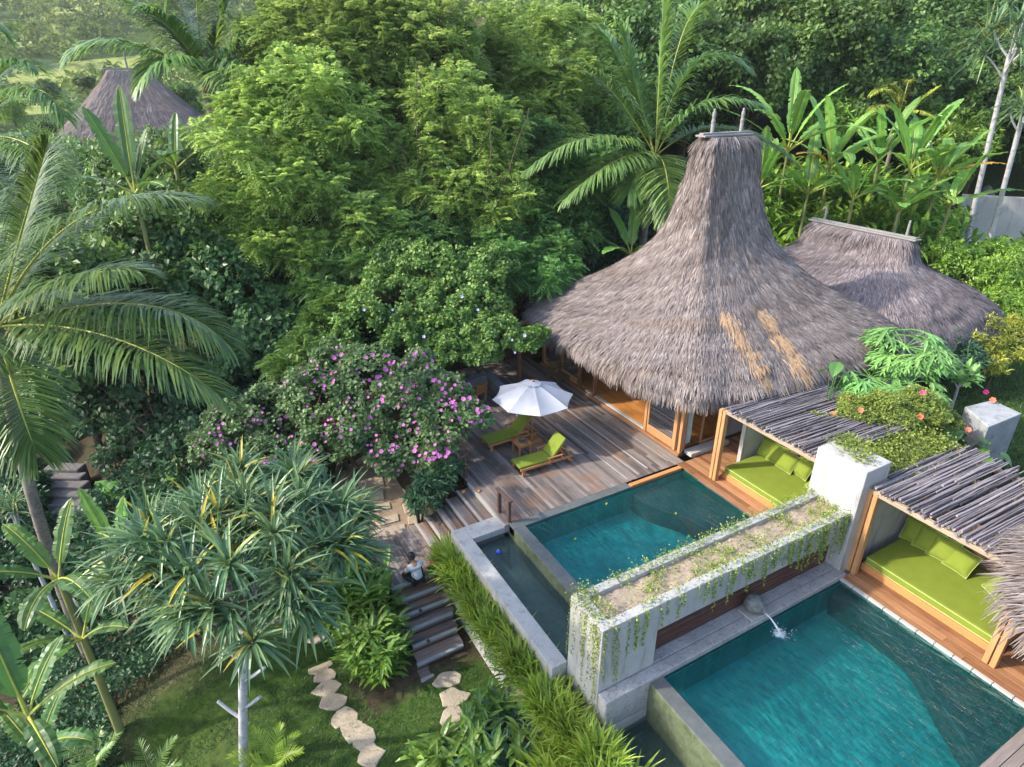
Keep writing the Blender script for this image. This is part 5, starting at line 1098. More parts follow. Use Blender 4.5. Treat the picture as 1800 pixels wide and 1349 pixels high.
lp = palm('leaning coconut palm whose long fronds sweep in over the valley side', [-4.15, 17.0, ZG(-4.15, 17.0)], top, [(top, B(125, 395, 12.2), B(342, 352, 11.6)), (top, B(110, 498, 12), B(240, 478, 11.2)), (top, B(235, 535, 12.4), B(402, 608, 11.8)), (top, B(190, 592, 11.7), B(385, 695, 10.9)), (top, B(30, 700, 11.4), B(64, 795, 10.8)), (top, B(40, 400, 13), B(85, 250, 12.8)), (top, B(-60, 640, 12), B(-160, 760, 11.5)), (top, B(-120, 480, 13), B(-260, 520, 13)), (top, B(-60, 420, 14), B(-130, 330, 15)), (top, B(60, 520, 15), B(150, 540, 17.2))], M['palm_blue'], (.15, .115), 1.3, 150, lean=[-.5, 0, .3], wid=.042, hang=.95)
d2 = 19.; top2 = C(-70, 250, d2)
palm('coconut palm outside the frame edge with fronds reaching in at the upper corner', [*(top2 - RT * 5)[:2], ZG(*(top2 - RT * 5)[:2])], top2, [(top2, C(40, 160, 18.5), C(112, 205, 17.6)), (top2, C(0, 130, 19), C(62, 118, 18.5)), (top2, C(40, 250, 18), C(105, 330, 17)), (top2, C(0, 320, 18), C(60, 440, 17)), (top2, C(-40, 80, 19), C(10, 60, 19)), (top2, C(-30, 360, 17.5), C(20, 470, 16.5))], M['palm'], ll=1.3, nl=110, wid=.045)
d3 = 33.; top3 = C(1152, 275, d3); B3 = lambda x, y, o=0: C(x, y, d3 + o)
palm('slender coconut palm standing behind the main roof beside its tall peak', [22.0, 25.6, -.3], top3, [(top3, B3(1160, 120), B3(1168, -10)), (top3, B3(1120, 160, 1), B3(1095, 60, 1.5)), (top3, B3(1215, 120, .5), B3(1312, 120, 0)), (top3, B3(1225, 190, -1), B3(1330, 185, -2)), (top3, B3(1075, 160, -1), B3(1000, 110, -1.5)), (top3, B3(1040, 243, -2), B3(920, 305, -3.5)), (top3, B3(1085, 282, -2.5), B3(992, 352, -4)), (top3, B3(1170, 300, -3), B3(1178, 395, -5)), (top3, B3(1125, 300, -2), B3(1105, 340, -3)), (top3, B3(1270, 225, 1), B3(1395, 285, .5)), (top3, B3(1090, 110, 1.5), B3(1050, 60, 2)), (top3, B3(1200, 60, 2), B3(1245, 20, 2.5)), (top3, B3(1160, 310, -2), B3(1148, 380, -3.5))], M['palm'], (.2, .16), 1.9, 110, wid=.075, hang=.8)
d4 = 34.; top4 = C(362, 138, d4); B4 = lambda x, y, o=0: C(x, y, d4 + o)
palm('coconut palm with a shaggy trunk in front of the distant thatched hut', [top4[0] + .5, top4[1] - .2, ZG(top4[0], top4[1]) + 0], top4, [(top4, B4(290, 45), B4(180, -10)), (top4, B4(225, 78, -1), B4(125, 100, -2)), (top4, B4(348, 40, 1), B4(345, -40, 1.5)), (top4, B4(385, 50, 1), B4(410, -30, 1)), (top4, B4(420, 80), B4(470, 60, .5)), (top4, B4(420, 110, -1), B4(475, 150, -2)), (top4, B4(310, 60, -1), B4(255, 20, -2)), (top4, B4(300, 105, -2), B4(250, 150, -3)), (top4, B4(320, 20, 1), B4(290, -40, 2)), (top4, B4(400, 130, -2), B4(430, 190, -3))], M['palm'], (.34, .3), 2.1, 100, wid=.10)
d5 = 43.; top5 = C(1580, 205, d5); B5 = lambda x, y, o=0: C(x, y, d5 + o)
palm('small yellowish young coconut palm among the banana plants', [top5[0], top5[1], ZG(top5[0], top5[1])], top5, [(top5, B5(1560, 160), B5(1530, 168, -1)), (top5, B5(1595, 150), B5(1598, 145, 1)), (top5, B5(1620, 175), B5(1652, 152)), (top5, B5(1550, 185, -1), B5(1525, 205, -2)), (top5, B5(1580, 165), B5(1565, 148)), (top5, B5(1610, 195, -1), B5(1640, 205, -2))], M['golden'], (.12, .1), .7, 40, wid=.06, nuts=False)
for x, y, dd, lb, H_ in ((480, 1345, 8.8, 'yellow green young palm at the bottom edge of the lawn', 1.0), (160, 1330, 9.0, 'young feather palm in the bottom corner below the pandanus', 1.1), (255, 1335, 9.2, 'second young feather palm beside the dark soil in the bottom corner', 1.0)):
    b = P(x, y, -2.3 if x == 480 else -2.9); b[2] = ZG(b[0], b[1]) + .5; t = thing('young_palm', lb, 'palm', [b[0], b[1], b[2] - .5]); 
    for i in range(8): m = MB(); frond(m, arch(b - [0, 0, .45], i * .8 + rng.uniform(0, .5), rng.uniform(.7, 1.2), H_ * rng.uniform(.8, 1.1), 1.1, 10), .3, 24, .01, .4, .022, 50); m.build('frond', [M['lily'] if x == 480 else M['palm'], M['rachis']], t)

# ------------------------------------------------------------------ pandanus
def pandanus(label, base, top, blob, nros, ns, mat, L=(.6, .95), wid=.05, stubs=(), r=.1, name='pandanus_tree', zmin=-.15):
    base = np.array(base, float); top = np.array(top, float); t = thing(name, label, 'pandanus', base); m = MB(); n = 24; p = bez([base - [0, 0, .3], (base + top) / 2 + rng.normal(0, .04, 3), top], n); m.tube(p, np.linspace(r * 1.08, r * .85, n) * (1 + .04 * (np.arange(n) % 3 == 0)), 12)
    for z, az, ln in stubs:
        a = base + (top - base) * z; e = a + np.array([math.cos(az) * .75, math.sin(az) * .75, .6]) * ln; m.tube([a, (a + e) / 2 + [0, 0, -.03], e], [r * .5, r * .42, r * .4], 8)
    c, rad = np.array(blob[0]), np.array(blob[1]); ctrs = []
    for i in range(nros):
        u = (i + .5) / nros; zz = zmin + (1 - zmin) * (1 - u); a = i * 2.39996 + rng.normal(0, .2); q = math.sqrt(max(0, 1 - min(zz, 1) ** 2)); dr = np.array([q * math.cos(a), q * math.sin(a), zz]); ctrs.append((c + dr * rad * rng.uniform(.6, 1.08), dr))
    for pt, dr in ctrs[::2]: m.tube(bez([top + (p[-4] - top) * rng.random(), top * .4 + pt * .6 - [0, 0, .35], pt], 7), np.linspace(r * .5, r * .25, 7), 7)
    m.build('trunk', M['palebark'], t, smooth=True)
    for pt, dr in ctrs:
        m = MB(); ax = unit(dr * .8 + [0, 0, .75]); D = unit(rdirs(ns) * .95 + ax * .75); ln = rng.uniform(*L, ns); tt = np.where(rng.random(ns) < .045, 1., np.clip(rng.normal(.42, .2, ns), 0, .82))
        straps(m, pt + D * .03, D, ln, wid, np.where(rng.random(ns) < .3, 1.5, .6) * rng.uniform(.6, 1.2, ns), tt, 5, [.75, 1, .95, .75, .45, .05], .35); m.build('leaf_rosette', mat, t)
    return t
pbse = C(430, 1362, 9.6); ptop = C(428, 1075, 9.5)
pandanus('big pandanus tree with a pale trunk standing on the lawn', [pbse[0], pbse[1], ZG(pbse[0], pbse[1])], ptop, (C(425, 972, 9.7), (2.15, 2.25, 1.1)), 84, 32, M['pandanus'], (.62, .95), .074, ((.33, 2.4, .7), (.40, -.5, .62), (.58, -.55, .75), (.72, 2.6, .45), (.76, -.4, .4)), .098, zmin=-.18)
s = C(20, 900, 14); pandanus('small spiky pandanus in the dark by the valley stairs', [s[0] + .25, s[1] - .5, ZG(s[0], s[1])], s, (s, (.35, .35, .25)), 5, 26, M['pandanus'], (.45, .7), .04, (), .06, zmin=.0)
s = C(1775, 95, 41); pandanus('thin leaning pale trunked pandanus with drooping strap leaves near the frame edge', [*C(1742, 300, 42)[:2], ZG(*C(1742, 300, 42)[:2])], s, (s + [0, 0, .6], (1.6, 1.6, 2.2)), 16, 26, M['pandanus'], (1.6, 2.3), .09, (), .15, zmin=-.5)
s = C(1795, 215, 36.5); pandanus('second leaning pandanus trunk rising from the pale terrace at the frame edge', [*C(1770, 352, 38)[:2], ZG(*C(1770, 352, 38)[:2])], s, (s + [0, 0, .4], (.9, .9, .9)), 8, 24, M['pandanus'], (1.0, 1.5), .08, (), .14, zmin=-.2)
s = C(1040, 40, 52); t = thing('bird_palm', 'dark upright traveller palm fan in front of the forest slope', 'palm', [s[0], s[1], ZG(s[0], s[1])])
m = MB(); m.tube([[s[0], s[1], ZG(s[0], s[1]) - .3], s - [0, 0, 4.2]], [.22, .16], 9); m.build('trunk', M['palmbark'], t, smooth=True)
for x, y in ((1020, -10), (1030, 5), (1042, -5), (1052, 0), (1062, 20), (1015, 30)):
    m = MB(); a = s - [0, 0, 4.5]; e = C(x, y, 52); straps(m, np.array([(a + e) / 2]), np.array([e - a]), np.linalg.norm(e - a) * .62, .75, .15, .3, 8, [.3, 1, 1, .9, .5, .05], .3); m.tube([a, (a + e) / 2], .06, 6, .3); m.build('leaf', M['banana_deep'], t)

# ------------------------------------------------------------------ bananas
def banana_leaf(pts, W, tint, tear=.25):
    n = len(pts); t = unit(np.gradient(pts, axis=0)); S = unit(np.cross(t, [0, 0, 1.]) + 1e-9); N = np.cross(S, t); f = np.linspace(0, 1, n); pr = np.interp(f, [0, .06, .18, .5, .8, .95, 1], [0, .42, .85, 1, .85, .42, .0]) * W / 2
    m = MB(); V = []
    for sg in (1, -1):
        wob = 1 + rng.normal(0, .05, n); e = pts + S * sg * (pr * wob)[:, None] + N * (pr * .22)[:, None] - np.array([0, 0, 1]) * (pr * rng.uniform(.0, .25, n))[:, None]; q = (pts + e) / 2 + N * (pr * .10)[:, None]; V += [np.stack([pts, q, e], 1)]
    for k, A in enumerate(V):
        cut = np.where(rng.random(n - 1) < tear)[0]; I = np.arange(n * 3).reshape(n, 3); F = np.concatenate([np.stack([I[:-1, c], I[1:, c], I[1:, c + 1], I[:-1, c + 1]], -1) for c in (0, 1)]); A = A.copy()
        Vv = A.reshape(-1, 3); fr = []
        # torn strips: give each segment its own outer edge so gaps open between them
        segV = np.stack([A[:-1, 0], A[:-1, 1], A[:-1, 2], A[1:, 0], A[1:, 1], A[1:, 2]], 1).copy(); gap = np.zeros(n - 1); gap[cut] = rng.uniform(.1, .38, len(cut)); segV[:, 5] = segV[:, 5] * (1 - gap[:, None]) + segV[:, 2] * gap[:, None]; segV[:, 5, 2] -= gap * W * .25
        i = np.arange(n - 1)[:, None] * 6; m.add(segV.reshape(-1, 3), np.concatenate([i + [0, 3, 4, 1], i + [1, 4, 5, 2]], 1).reshape(-1, 4), np.clip(tint + rng.normal(0, .05, (n - 1) * 2), 0, 1))
    m0 = len(m.F); m.tube(pts + N * .01, np.linspace(.028, .008, n) * (W / .55), 5, .6)
    for q in range(m0, len(m.F)): m.M[q][:] = 1
    return m
def banana(label, base, h, lv, mat, r=.12, name='banana_plant', lean=(0, 0, 0), stem=True, wither=0):
    base = np.array(base, float); top = base + np.array(lean) + [0, 0, h]; base[2] = min(ZG(base[0], base[1]), top[2] - .4); t = thing(name, label, 'banana plant', base)
    if stem: m = MB(); m.tube(bez([base - [0, 0, .2], (base + top) / 2, top], 10), np.linspace(r, r * .6, 10), 10); m.build('stem', M['bananastem'], t, smooth=True)
    if wither: lv = lv + [(az_r(.9, -.25) if wither == 2 else az_r(-.8, -.5), .5, 2.8, .8, .6)]
    for qi, (az, el, L, dr, W) in enumerate(lv):
        pts = arch(top - [0, 0, .05], az, el, L * 1.25, dr, 24); m = banana_leaf(pts[4:], W, rng.uniform(.3, .75)); m0 = len(m.F); m.tube(pts[:6], np.linspace(.045, .03, 6) * (W / .55), 6, .6)
        for q in range(m0, len(m.F)): m.M[q][:] = 1
        m.build('leaf', [M['wither'] if wither and qi == len(lv) - 1 else mat, M['rachis']], t)
    return t
def az_r(right, fwd): v = RT * right + FH * fwd; return math.atan2(v[1], v[0])
def fan(n, L, W, el=(.6, 1.3), dr=(.5, 1.4), a0=0.): return [(a0 + i * 2 * math.pi / n + rng.uniform(-.3, .3), rng.uniform(*el), L * rng.uniform(.75, 1.15), rng.uniform(*dr), W * rng.uniform(.85, 1.15)) for i in range(n)]
AZR = -YAW; 
def az(right, fwd): v = RT * right + FH * fwd; return math.atan2(v[1], v[0])
def bpx(x, y, d, dz): p = C(x, y, d); return [p[0], p[1], p[2] - dz]
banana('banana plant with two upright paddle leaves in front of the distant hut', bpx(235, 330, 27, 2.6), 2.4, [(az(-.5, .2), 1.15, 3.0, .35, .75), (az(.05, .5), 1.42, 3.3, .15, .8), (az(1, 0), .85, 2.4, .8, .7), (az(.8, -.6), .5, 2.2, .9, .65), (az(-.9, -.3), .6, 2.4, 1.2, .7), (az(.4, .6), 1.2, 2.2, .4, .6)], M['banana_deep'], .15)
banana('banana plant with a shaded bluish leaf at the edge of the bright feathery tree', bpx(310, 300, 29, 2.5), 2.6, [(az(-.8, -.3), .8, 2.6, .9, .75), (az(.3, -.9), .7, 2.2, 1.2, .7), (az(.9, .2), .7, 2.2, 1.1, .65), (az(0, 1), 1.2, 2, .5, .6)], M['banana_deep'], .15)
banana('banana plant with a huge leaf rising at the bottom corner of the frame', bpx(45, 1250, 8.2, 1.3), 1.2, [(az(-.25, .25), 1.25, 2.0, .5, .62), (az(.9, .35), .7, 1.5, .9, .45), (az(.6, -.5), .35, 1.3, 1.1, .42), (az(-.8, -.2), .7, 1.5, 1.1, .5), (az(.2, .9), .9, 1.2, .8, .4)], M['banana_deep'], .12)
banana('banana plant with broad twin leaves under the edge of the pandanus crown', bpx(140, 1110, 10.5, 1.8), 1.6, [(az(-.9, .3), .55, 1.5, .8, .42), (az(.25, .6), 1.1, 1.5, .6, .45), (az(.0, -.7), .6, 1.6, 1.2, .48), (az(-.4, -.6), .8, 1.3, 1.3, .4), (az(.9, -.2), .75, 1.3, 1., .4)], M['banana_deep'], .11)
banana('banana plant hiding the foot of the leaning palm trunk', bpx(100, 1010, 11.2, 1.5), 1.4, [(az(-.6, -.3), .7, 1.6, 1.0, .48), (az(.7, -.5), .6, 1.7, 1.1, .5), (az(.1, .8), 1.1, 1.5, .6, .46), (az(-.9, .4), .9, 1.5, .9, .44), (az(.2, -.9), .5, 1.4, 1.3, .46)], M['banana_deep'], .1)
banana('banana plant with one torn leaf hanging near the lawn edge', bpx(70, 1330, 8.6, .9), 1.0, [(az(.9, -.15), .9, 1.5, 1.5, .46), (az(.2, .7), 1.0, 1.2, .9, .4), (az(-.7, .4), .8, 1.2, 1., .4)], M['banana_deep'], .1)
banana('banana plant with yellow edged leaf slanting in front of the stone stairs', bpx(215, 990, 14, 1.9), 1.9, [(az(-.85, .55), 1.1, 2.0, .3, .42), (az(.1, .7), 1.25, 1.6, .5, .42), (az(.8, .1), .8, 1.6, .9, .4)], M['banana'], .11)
banana('banana plant with a yellowish torn leaf below the drooping palm frond', bpx(290, 930, 18.5, 2.6), 2.4, [(az(-.9, .35), .75, 2.8, .9, .72), (az(.15, .55), 1.2, 2.4, .45, .62), (az(.5, -.5), .6, 1.8, 1.2, .55), (az(-.3, .8), 1.1, 2, .6, .55)], M['banana'], .13)
banana('banana plant with arching leaves in the dark gap behind the main roof', bpx(1110, 440, 30.5, 2.2), 2.0, [(az(-1, .15), .55, 2.6, .75, .6), (az(-.6, -.6), .6, 2.0, 1.2, .55), (az(.3, -.8), .7, 1.9, 1.2, .55), (az(.1, .5), 1.2, 2.1, .5, .55), (az(-.4, .6), 1.0, 2.2, .7, .55)], M['banana'], .12)
for x, y, d, h, n, L, lb in ((1385, 265, 39, 2.6, 7, 3.3, 'tall banana plant with upright paddle leaves right behind the roof peak'), (1460, 290, 38, 2.4, 7, 2.6, 'banana plant with one orange withered leaf near the roof peak'), (1545, 285, 39, 2.4, 7, 2.6, 'banana plant with torn leaves in the middle of the banana row'), (1600, 300, 37, 2.2, 6, 2.7, 'banana plant below the yellowish young palm'), (1650, 310, 38, 2.0, 7, 2.6, 'banana plant with a long golden leaf pointing to the pale terrace'), (1500, 350, 36, 1.8, 6, 2.0, 'short banana plant behind the ridge board of the lower pavilion'), (1580, 370, 36, 1.6, 6, 2.0, 'short banana plant with drooping leaves beside the ginger hedge'), (1670, 360, 36.5, 1.6, 6, 2.1, 'banana plant at the end of the row in front of the terrace wall'), (1335, 330, 38, 2.0, 6, 2.2, 'banana plant half hidden by the thatch peak'), (1420, 340, 37, 1.8, 6, 2.0, 'banana plant between the thatch peak and the short banana plants')):
    banana(lb, bpx(x, y, d, h), h, fan(n + 1, L * 1.3, .72, (.45, 1.35), (.4, 1.5)), M['banana'], .12, wither=('orange withered' in lb) + 2 * ('golden leaf' in lb))

# ------------------------------------------------------------------ clumps and hedges
def lily_clump(n=80, L=(.45, .8), W=.05, spread=.28, droop=(.5, 1.3)):
    m = MB(); a = rng.uniform(0, 6.28, n); r = spread * np.sqrt(rng.random(n)); Pp = np.c_[r * np.cos(a), r * np.sin(a), np.zeros(n)]; D = np.c_[np.cos(a) * .55 + rng.normal(0, .25, n), np.sin(a) * .55 + rng.normal(0, .25, n), rng.uniform(.9, 1.6, n)]
    straps(m, Pp, D, rng.uniform(*L, n), W * rng.uniform(.7, 1.2, n), rng.uniform(*droop, n), np.clip(rng.normal(.5, .22, n), 0, 1), 4, [.5, 1, .95, .6, .05]); return m
def ginger_clump(ns=26, h=1.2, spread=.35, LL=.42, W=.095, per=9):
    m = MB()
    for i in range(ns):
        a = rng.uniform(0, 6.28); r = spread * math.sqrt(rng.random()); b = np.array([r * math.cos(a), r * math.sin(a), 0]); hh = h * rng.uniform(.7, 1.1); tp = b + [math.cos(a) * hh * .22 + rng.normal(0, .06), math.sin(a) * hh * .22 + rng.normal(0, .06), hh]
        p = bez([b, (b * .6 + tp * .4) + [0, 0, hh * .12], tp], per + 3); m.tube(p, .009, 4, .2, False); az_ = rng.uniform(0, 6.28); q = p[3:]; s = np.where(np.arange(per) % 2, 1, -1)[:, None]; D = np.array([math.cos(az_), math.sin(az_), 0]) * s * .75 + [0, 0, .75] + rng.normal(0, .15, (per, 3))
        straps(m, q, D, LL * rng.uniform(.75, 1.15, per), W, rng.uniform(.5, 1.1, per), np.clip(rng.normal(.5, .2, per), 0, 1), 4, [.3, .9, 1, .65, .04])
    return m
def protos(fn, k, mat, name): return [fn().mesh(name, mat) for _ in range(k)]
def place(me, name, label, cat, loc, sc=1., group=None, rz=None):
    o = bpy.data.objects.new(name, me); COL.objects.link(o); o.location = tuple(float(v) for v in loc); o.rotation_euler = (0, 0, rng.uniform(0, 6.28) if rz is None else rz); o.scale = (sc, sc, sc) if np.isscalar(sc) else sc
    return tag(o, label, cat, group)
bed = MB(); bed.box((5.3, 7.1, -3), (5.775, 14.0, -.85)); bed.box((4.7, 2.5, -3), (5.775, 7.09, -1.5)); tag(bed.build('soil_bed', M['soil']), kind='structure')
lm = protos(lambda: lily_clump(95, (.5, .9), .062, .3), 4, M['lily'], 'lily_clump')
for i in range(44):
    f = i / 43; x = rng.uniform(5.32, 5.75); y = 13.85 - f * 8.6 + rng.normal(0, .08); place(lm[i % 4], 'lily_clump', 'lime strap leaved lily clump in the hedge between the garden stairs and the overflow trough', 'lily', (x, y, -.88), rng.uniform(.75, 1.05), 'lily hedge along the overflow trough')
for i in range(30):
    x, y = rng.uniform(4.8, 5.75), rng.uniform(3.4, 7.0)
    place(lm[i % 4], 'lily_clump', 'lime strap leaved lily clump below the planter wall at the bottom of the view', 'lily', (x, y, -1.53), rng.uniform(1.1, 1.5), 'lily bed below the planter wall')
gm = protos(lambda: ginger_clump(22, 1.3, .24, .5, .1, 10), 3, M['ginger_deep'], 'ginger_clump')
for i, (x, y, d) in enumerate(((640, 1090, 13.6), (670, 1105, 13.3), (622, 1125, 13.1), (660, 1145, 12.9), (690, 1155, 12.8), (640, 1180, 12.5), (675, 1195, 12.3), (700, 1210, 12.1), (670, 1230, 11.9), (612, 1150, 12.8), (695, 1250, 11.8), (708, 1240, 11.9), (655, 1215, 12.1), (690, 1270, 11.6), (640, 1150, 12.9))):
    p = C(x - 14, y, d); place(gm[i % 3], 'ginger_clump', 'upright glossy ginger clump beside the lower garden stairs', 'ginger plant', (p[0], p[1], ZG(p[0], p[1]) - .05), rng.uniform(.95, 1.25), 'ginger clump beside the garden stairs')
gh = protos(lambda: ginger_clump(22, 2.1, .5, .62, .15, 10), 4, M['ginger'], 'ginger_clump'); k = 0
for row, dd in enumerate((35.5, 37.2, 39, 41, 43)):
    for x in np.arange(1330, 1845, 32):
        if x > 1675 and dd > 38: continue
        xx = x + rng.uniform(-12, 12); q = C(xx, 400, dd + rng.uniform(-.5, .5))[:2]; place(gh[k % 4], 'ginger_clump', 'tall yellow green ginger clump in the thick hedge behind the lower pavilion', 'ginger plant', (q[0], q[1], ZG(*q)), rng.uniform(1.25, 1.65), 'ginger hedge behind the pavilion'); k += 1
for x, y, d in [(xx_, 0, dd_) for dd_, xs_ in ((30.5, (1730, 1765, 1800)), (32, (1700, 1735, 1770, 1805)), (33.5, (1650, 1685, 1720, 1755, 1790)), (35, (1640, 1675, 1710, 1745, 1780, 1815))) for xx_ in xs_]:
    q = C(x, 400, d)[:2]; place(gh[k % 4], 'ginger_clump', 'tall yellow green ginger clump in the thick hedge behind the lower pavilion', 'ginger plant', (q[0], q[1], ZG(*q)), rng.uniform(.9, 1.15), 'ginger hedge behind the pavilion'); k += 1
# canna, agave and small plants by the bottom edge
cm = protos(lambda: ginger_clump(9, .6, .22, .5, .11, 7), 3, M['ginger_deep'], 'canna_plant')
for i, (x, y, lb) in enumerate(((790, 1330, 'broad leaved canna beside the half hidden pale stepping stone'), (850, 1345, 'broad leaved canna at the middle of the bottom edge'), (745, 1345, 'broad leaved canna nearest the curved stone row'), (835, 1290, 'broad leaved canna in front of the blue green strap plant'), (930, 1345, 'broad leaved canna beside the drooping strap plant'), (975, 1330, 'broad leaved canna with one large cupped leaf'), (870, 1245, 'tall canna behind the blue green strap plant'))):
    p = P(x, y, -2.0); place(cm[i % 3], 'canna_plant', lb, 'canna', (p[0], p[1], ZG(p[0], p[1]) - .03), rng.uniform(.9, 1.2))
for x, y, n, lb, s in ((840, 1330, 40, 'narrow strap leaved plant among the cannas', .9), (965, 1310, 40, 'arching strap leaved plant beside the lily bed', 1.0), (895, 1270, 46, 'blue green agave like strap plant beside the stepping stones', 1.1), (900, 1350, 44, 'drooping blue green strap plant at the bottom edge', 1.)):
    p = P(x, y, -2.0); m = lily_clump(n, (.7, 1.05), .075, .1, (.6, 2.0)); place(m.mesh('strap_plant', M['agave']), 'strap_plant', lb, 'strap plant', (p[0], p[1], ZG(p[0], p[1]) - .03), s * 1.1)
# creepers --------------------------------------------------------------
def strand(mb, p0, ln, L=.05, dens=60, out=(0, 0, 0), sw=.03):
    n = max(4, int(ln * dens)); z = np.linspace(0, ln, n); wob = np.cumsum(rng.normal(0, sw * .12, (n, 2)), 0); Pp = np.array(p0) + np.c_[wob, -z] + np.array(out) * np.minimum(z * 4, 1)[:, None]; leaves(mb, Pp, rdirs(n) * [1, 1, .6] + [0, 0, -.5], rdirs(n, .0) + np.array(out) * 3, L * rng.uniform(.7, 1.2, n), L * .75, rng.random(n))
def ground_runs(mb, pts, n, sp, h=.09, L=.055):
    i = rng.integers(0, len(pts), n); Pp = np.array(pts)[i] + rng.normal(0, 1, (n, 3)) * sp; Pp[:, 2] += np.abs(rng.normal(0, h, n)); leaves(mb, Pp, rdirs(n, -.2), rdirs(n, .2), L * rng.uniform(.7, 1.3, n), L * .7, rng.random(n))
v = thing('trailing_creeper', 'yellow green creeper trailing down the pale end of the planter wall', 'creeper', (6.2, 7.8, 1.9)); m = MB()
for i in range(17): strand(m, (6.17, rng.uniform(7.3, 8.4), 1.92), rng.uniform(.4, 2.4), .045, 42, out=(-.02, 0, 0))
for i in range(6): strand(m, (rng.uniform(6.2, 7.0), 7.22, 1.9), rng.uniform(.5, 1.7), .05, 45)
ground_runs(m, [(x, y, 1.93) for x in (6.25, 6.4, 6.6) for y in (7.5, 7.8, 8.1, 8.3)], 500, [.1, .14, .02]); m.build('creeper_foliage', M['creeper'], v)
v = thing('trailing_creeper', 'yellow green creeper hanging in tufts along the front lip of the planter wall', 'creeper', (10, 7.25, 1.9)); m = MB()
for c0, w, n, l in ((7.6, .25, 13, .8), (8.3, .15, 5, .6), (9.4, .35, 18, .75), (10.2, .2, 9, .6), (10.9, .25, 15, .8), (11.6, .3, 14, .75), (12.3, .25, 14, .9), (13.0, .3, 18, 1.0), (13.6, .25, 20, 1.2)):
    for i in range(n // 2): strand(m, (c0 + rng.normal(0, w), 7.225, 1.92), l * rng.uniform(.4, 1.25), .055, 60, (0, -.03, 0))
    ground_runs(m, [(c0, 7.36, 1.93)], int(n * 6), [w * 1.1, .09, .02])
m.build('creeper_foliage', M['creeper'], v)
v = thing('trailing_creeper', 'low creeper scrambling over the back lip and dry soil of the planter', 'creeper', (10, 8.3, 1.9)); m = MB(); run = np.c_[np.linspace(7.2, 14, 60), 8.3 + .06 * np.sin(np.arange(60)), np.full(60, 1.92)]
ground_runs(m, run, 1100, [.16, .08, .03]); so = np.c_[rng.uniform(7.0, 14.1, 70), rng.uniform(7.55, 8.15, 70), np.full(70, 1.8)]; ground_runs(m, so, 1300, [.12, .08, .04], .1)
for i in range(40): straps(m, np.repeat([so[rng.integers(0, 70)]], 6, 0), rdirs(6, .2), .25, .012, .9, rng.random(6), 3)
m.build('creeper_foliage', M['creeper'], v)
v = thing('trailing_creeper', 'small leaved creeper spilling over the pale kerb beside the garden stairs', 'creeper', (5.3, 11, -1)); m = MB(); ground_runs(m, np.c_[np.full(40, 5.38), np.linspace(9.8, 12.9, 40), np.full(40, -1.12)], 3000, [.12, .1, .04], .05, .06)
for i in range(40): strand(m, (5.22, rng.uniform(9.8, 12.4), -1.12), rng.uniform(.2, .6), .05, 50, (-.02, 0, 0))
m.build('creeper_foliage', M['vine'], v)
fv = thing('flowering_vine', 'fine leaved light green vine with coral and magenta flowers draped over both stick roofs', 'flowering vine', (16, 7.9, 3.2))
rows = [(1560, 725, 17.2, .75), (1620, 720, 17.8, .7), (1520, 740, 17.0, .6), (1500, 760, 17.0, .55), (1540, 740, 17.2, .6), (1590, 750, 17.3, .65), (1560, 780, 16.9, .5), (1620, 770, 17.2, .5), (1660, 745, 17.9, .45), (1500, 715, 17.8, .5), (1550, 710, 17.9, .5), (1480, 780, 16.3, .3), (1640, 810, 16.4, .28), (1560, 815, 16.2, .3), (1670, 790, 17.3, .3), (1610, 700, 18.4, .5), (1665, 830, 16.1, .16), (1480, 740, 17.2, .4)]
m = MB(); sh_ = shell(pxblobs(rows), 34, 62, .34, -.4, .7); broad_leaves(m, sh_, .085, .05, .3)
for a, b in (((1510, 760, 16.8), (1425, 730, 17.2)), ((1500, 770, 16.6), (1430, 742, 16.9)), ((1480, 790, 16), (1455, 800, 15.4)), ((1640, 790, 16.4), (1690, 835, 15.9)), ((1560, 800, 16.), (1540, 850, 15.2)), ((1480, 800, 15.6), (1490, 850, 15.0)), ((1470, 790, 15.6), (1462, 900, 14.8)), ((1500, 830, 15.2), (1500, 940, 14.6)), ((1490, 840, 15.), (1475, 990, 14.5))):
    p = bez([C(*a), (C(*a) + C(*b)) / 2 + [0, 0, .25], C(*b)], 40); ground_runs(m, p, 420, [.06, .06, .05], .02, .075)
ground_runs(m, np.c_[rng.uniform(15.1, 18.6, 60), rng.uniform(7.3, 8.5, 60), np.full(60, 2.4)], 5200, [.22, .2, .05], .14, .085)
ground_runs(m, np.c_[rng.uniform(14.5, 15.2, 20), rng.uniform(7.5, 8.5, 20), np.full(20, 3.24)], 700, [.15, .15, .02], .06, .08)
m.build('vine_foliage', M['creeper'], fv)
for col, pts in (('coral', ((1463, 730, 16.6), (1514, 722, 17.), (1745, 704, 18.6), (1573, 772, 16.3), (1618, 733, 16.9), (1527, 800, 16.), (1512, 795, 15.9), (1702, 756, 17.2))), ('magenta', ((1490, 702, 17.2), (1623, 692, 17.8), (1545, 783, 16.2), (1660, 786, 16.7), (1686, 790, 16.6), (1733, 690, 18.4), (1462, 950, 14.5)))):
    me = flower_mesh(col + '_flower', M[col], .095, 6, .6); pq = sh_[0] - O; pxv = np.c_[900 + FPX * (pq @ RT) / (pq @ FW), 674.5 + FPX * (pq @ DN) / (pq @ FW)]; pp = []
    for qx, qy, qd in pts:
        jx = np.argmin(np.hypot(pxv[:, 0] - qx, pxv[:, 1] - qy) * 1.0 + (pq @ FW) * 4); pp.append(sh_[0][jx] - unit(pq[jx]) * .06 if (qx < 1700 and qx != 1462) else (P(qx, qy, 2.0) if qx > 1725 else C(qx, qy, qd)))
    pp = np.array(pp); add_flowers(fv, me, col + '_flower', pp, unit(O - pp) + [0, 0, .4], (.95, 1.3))

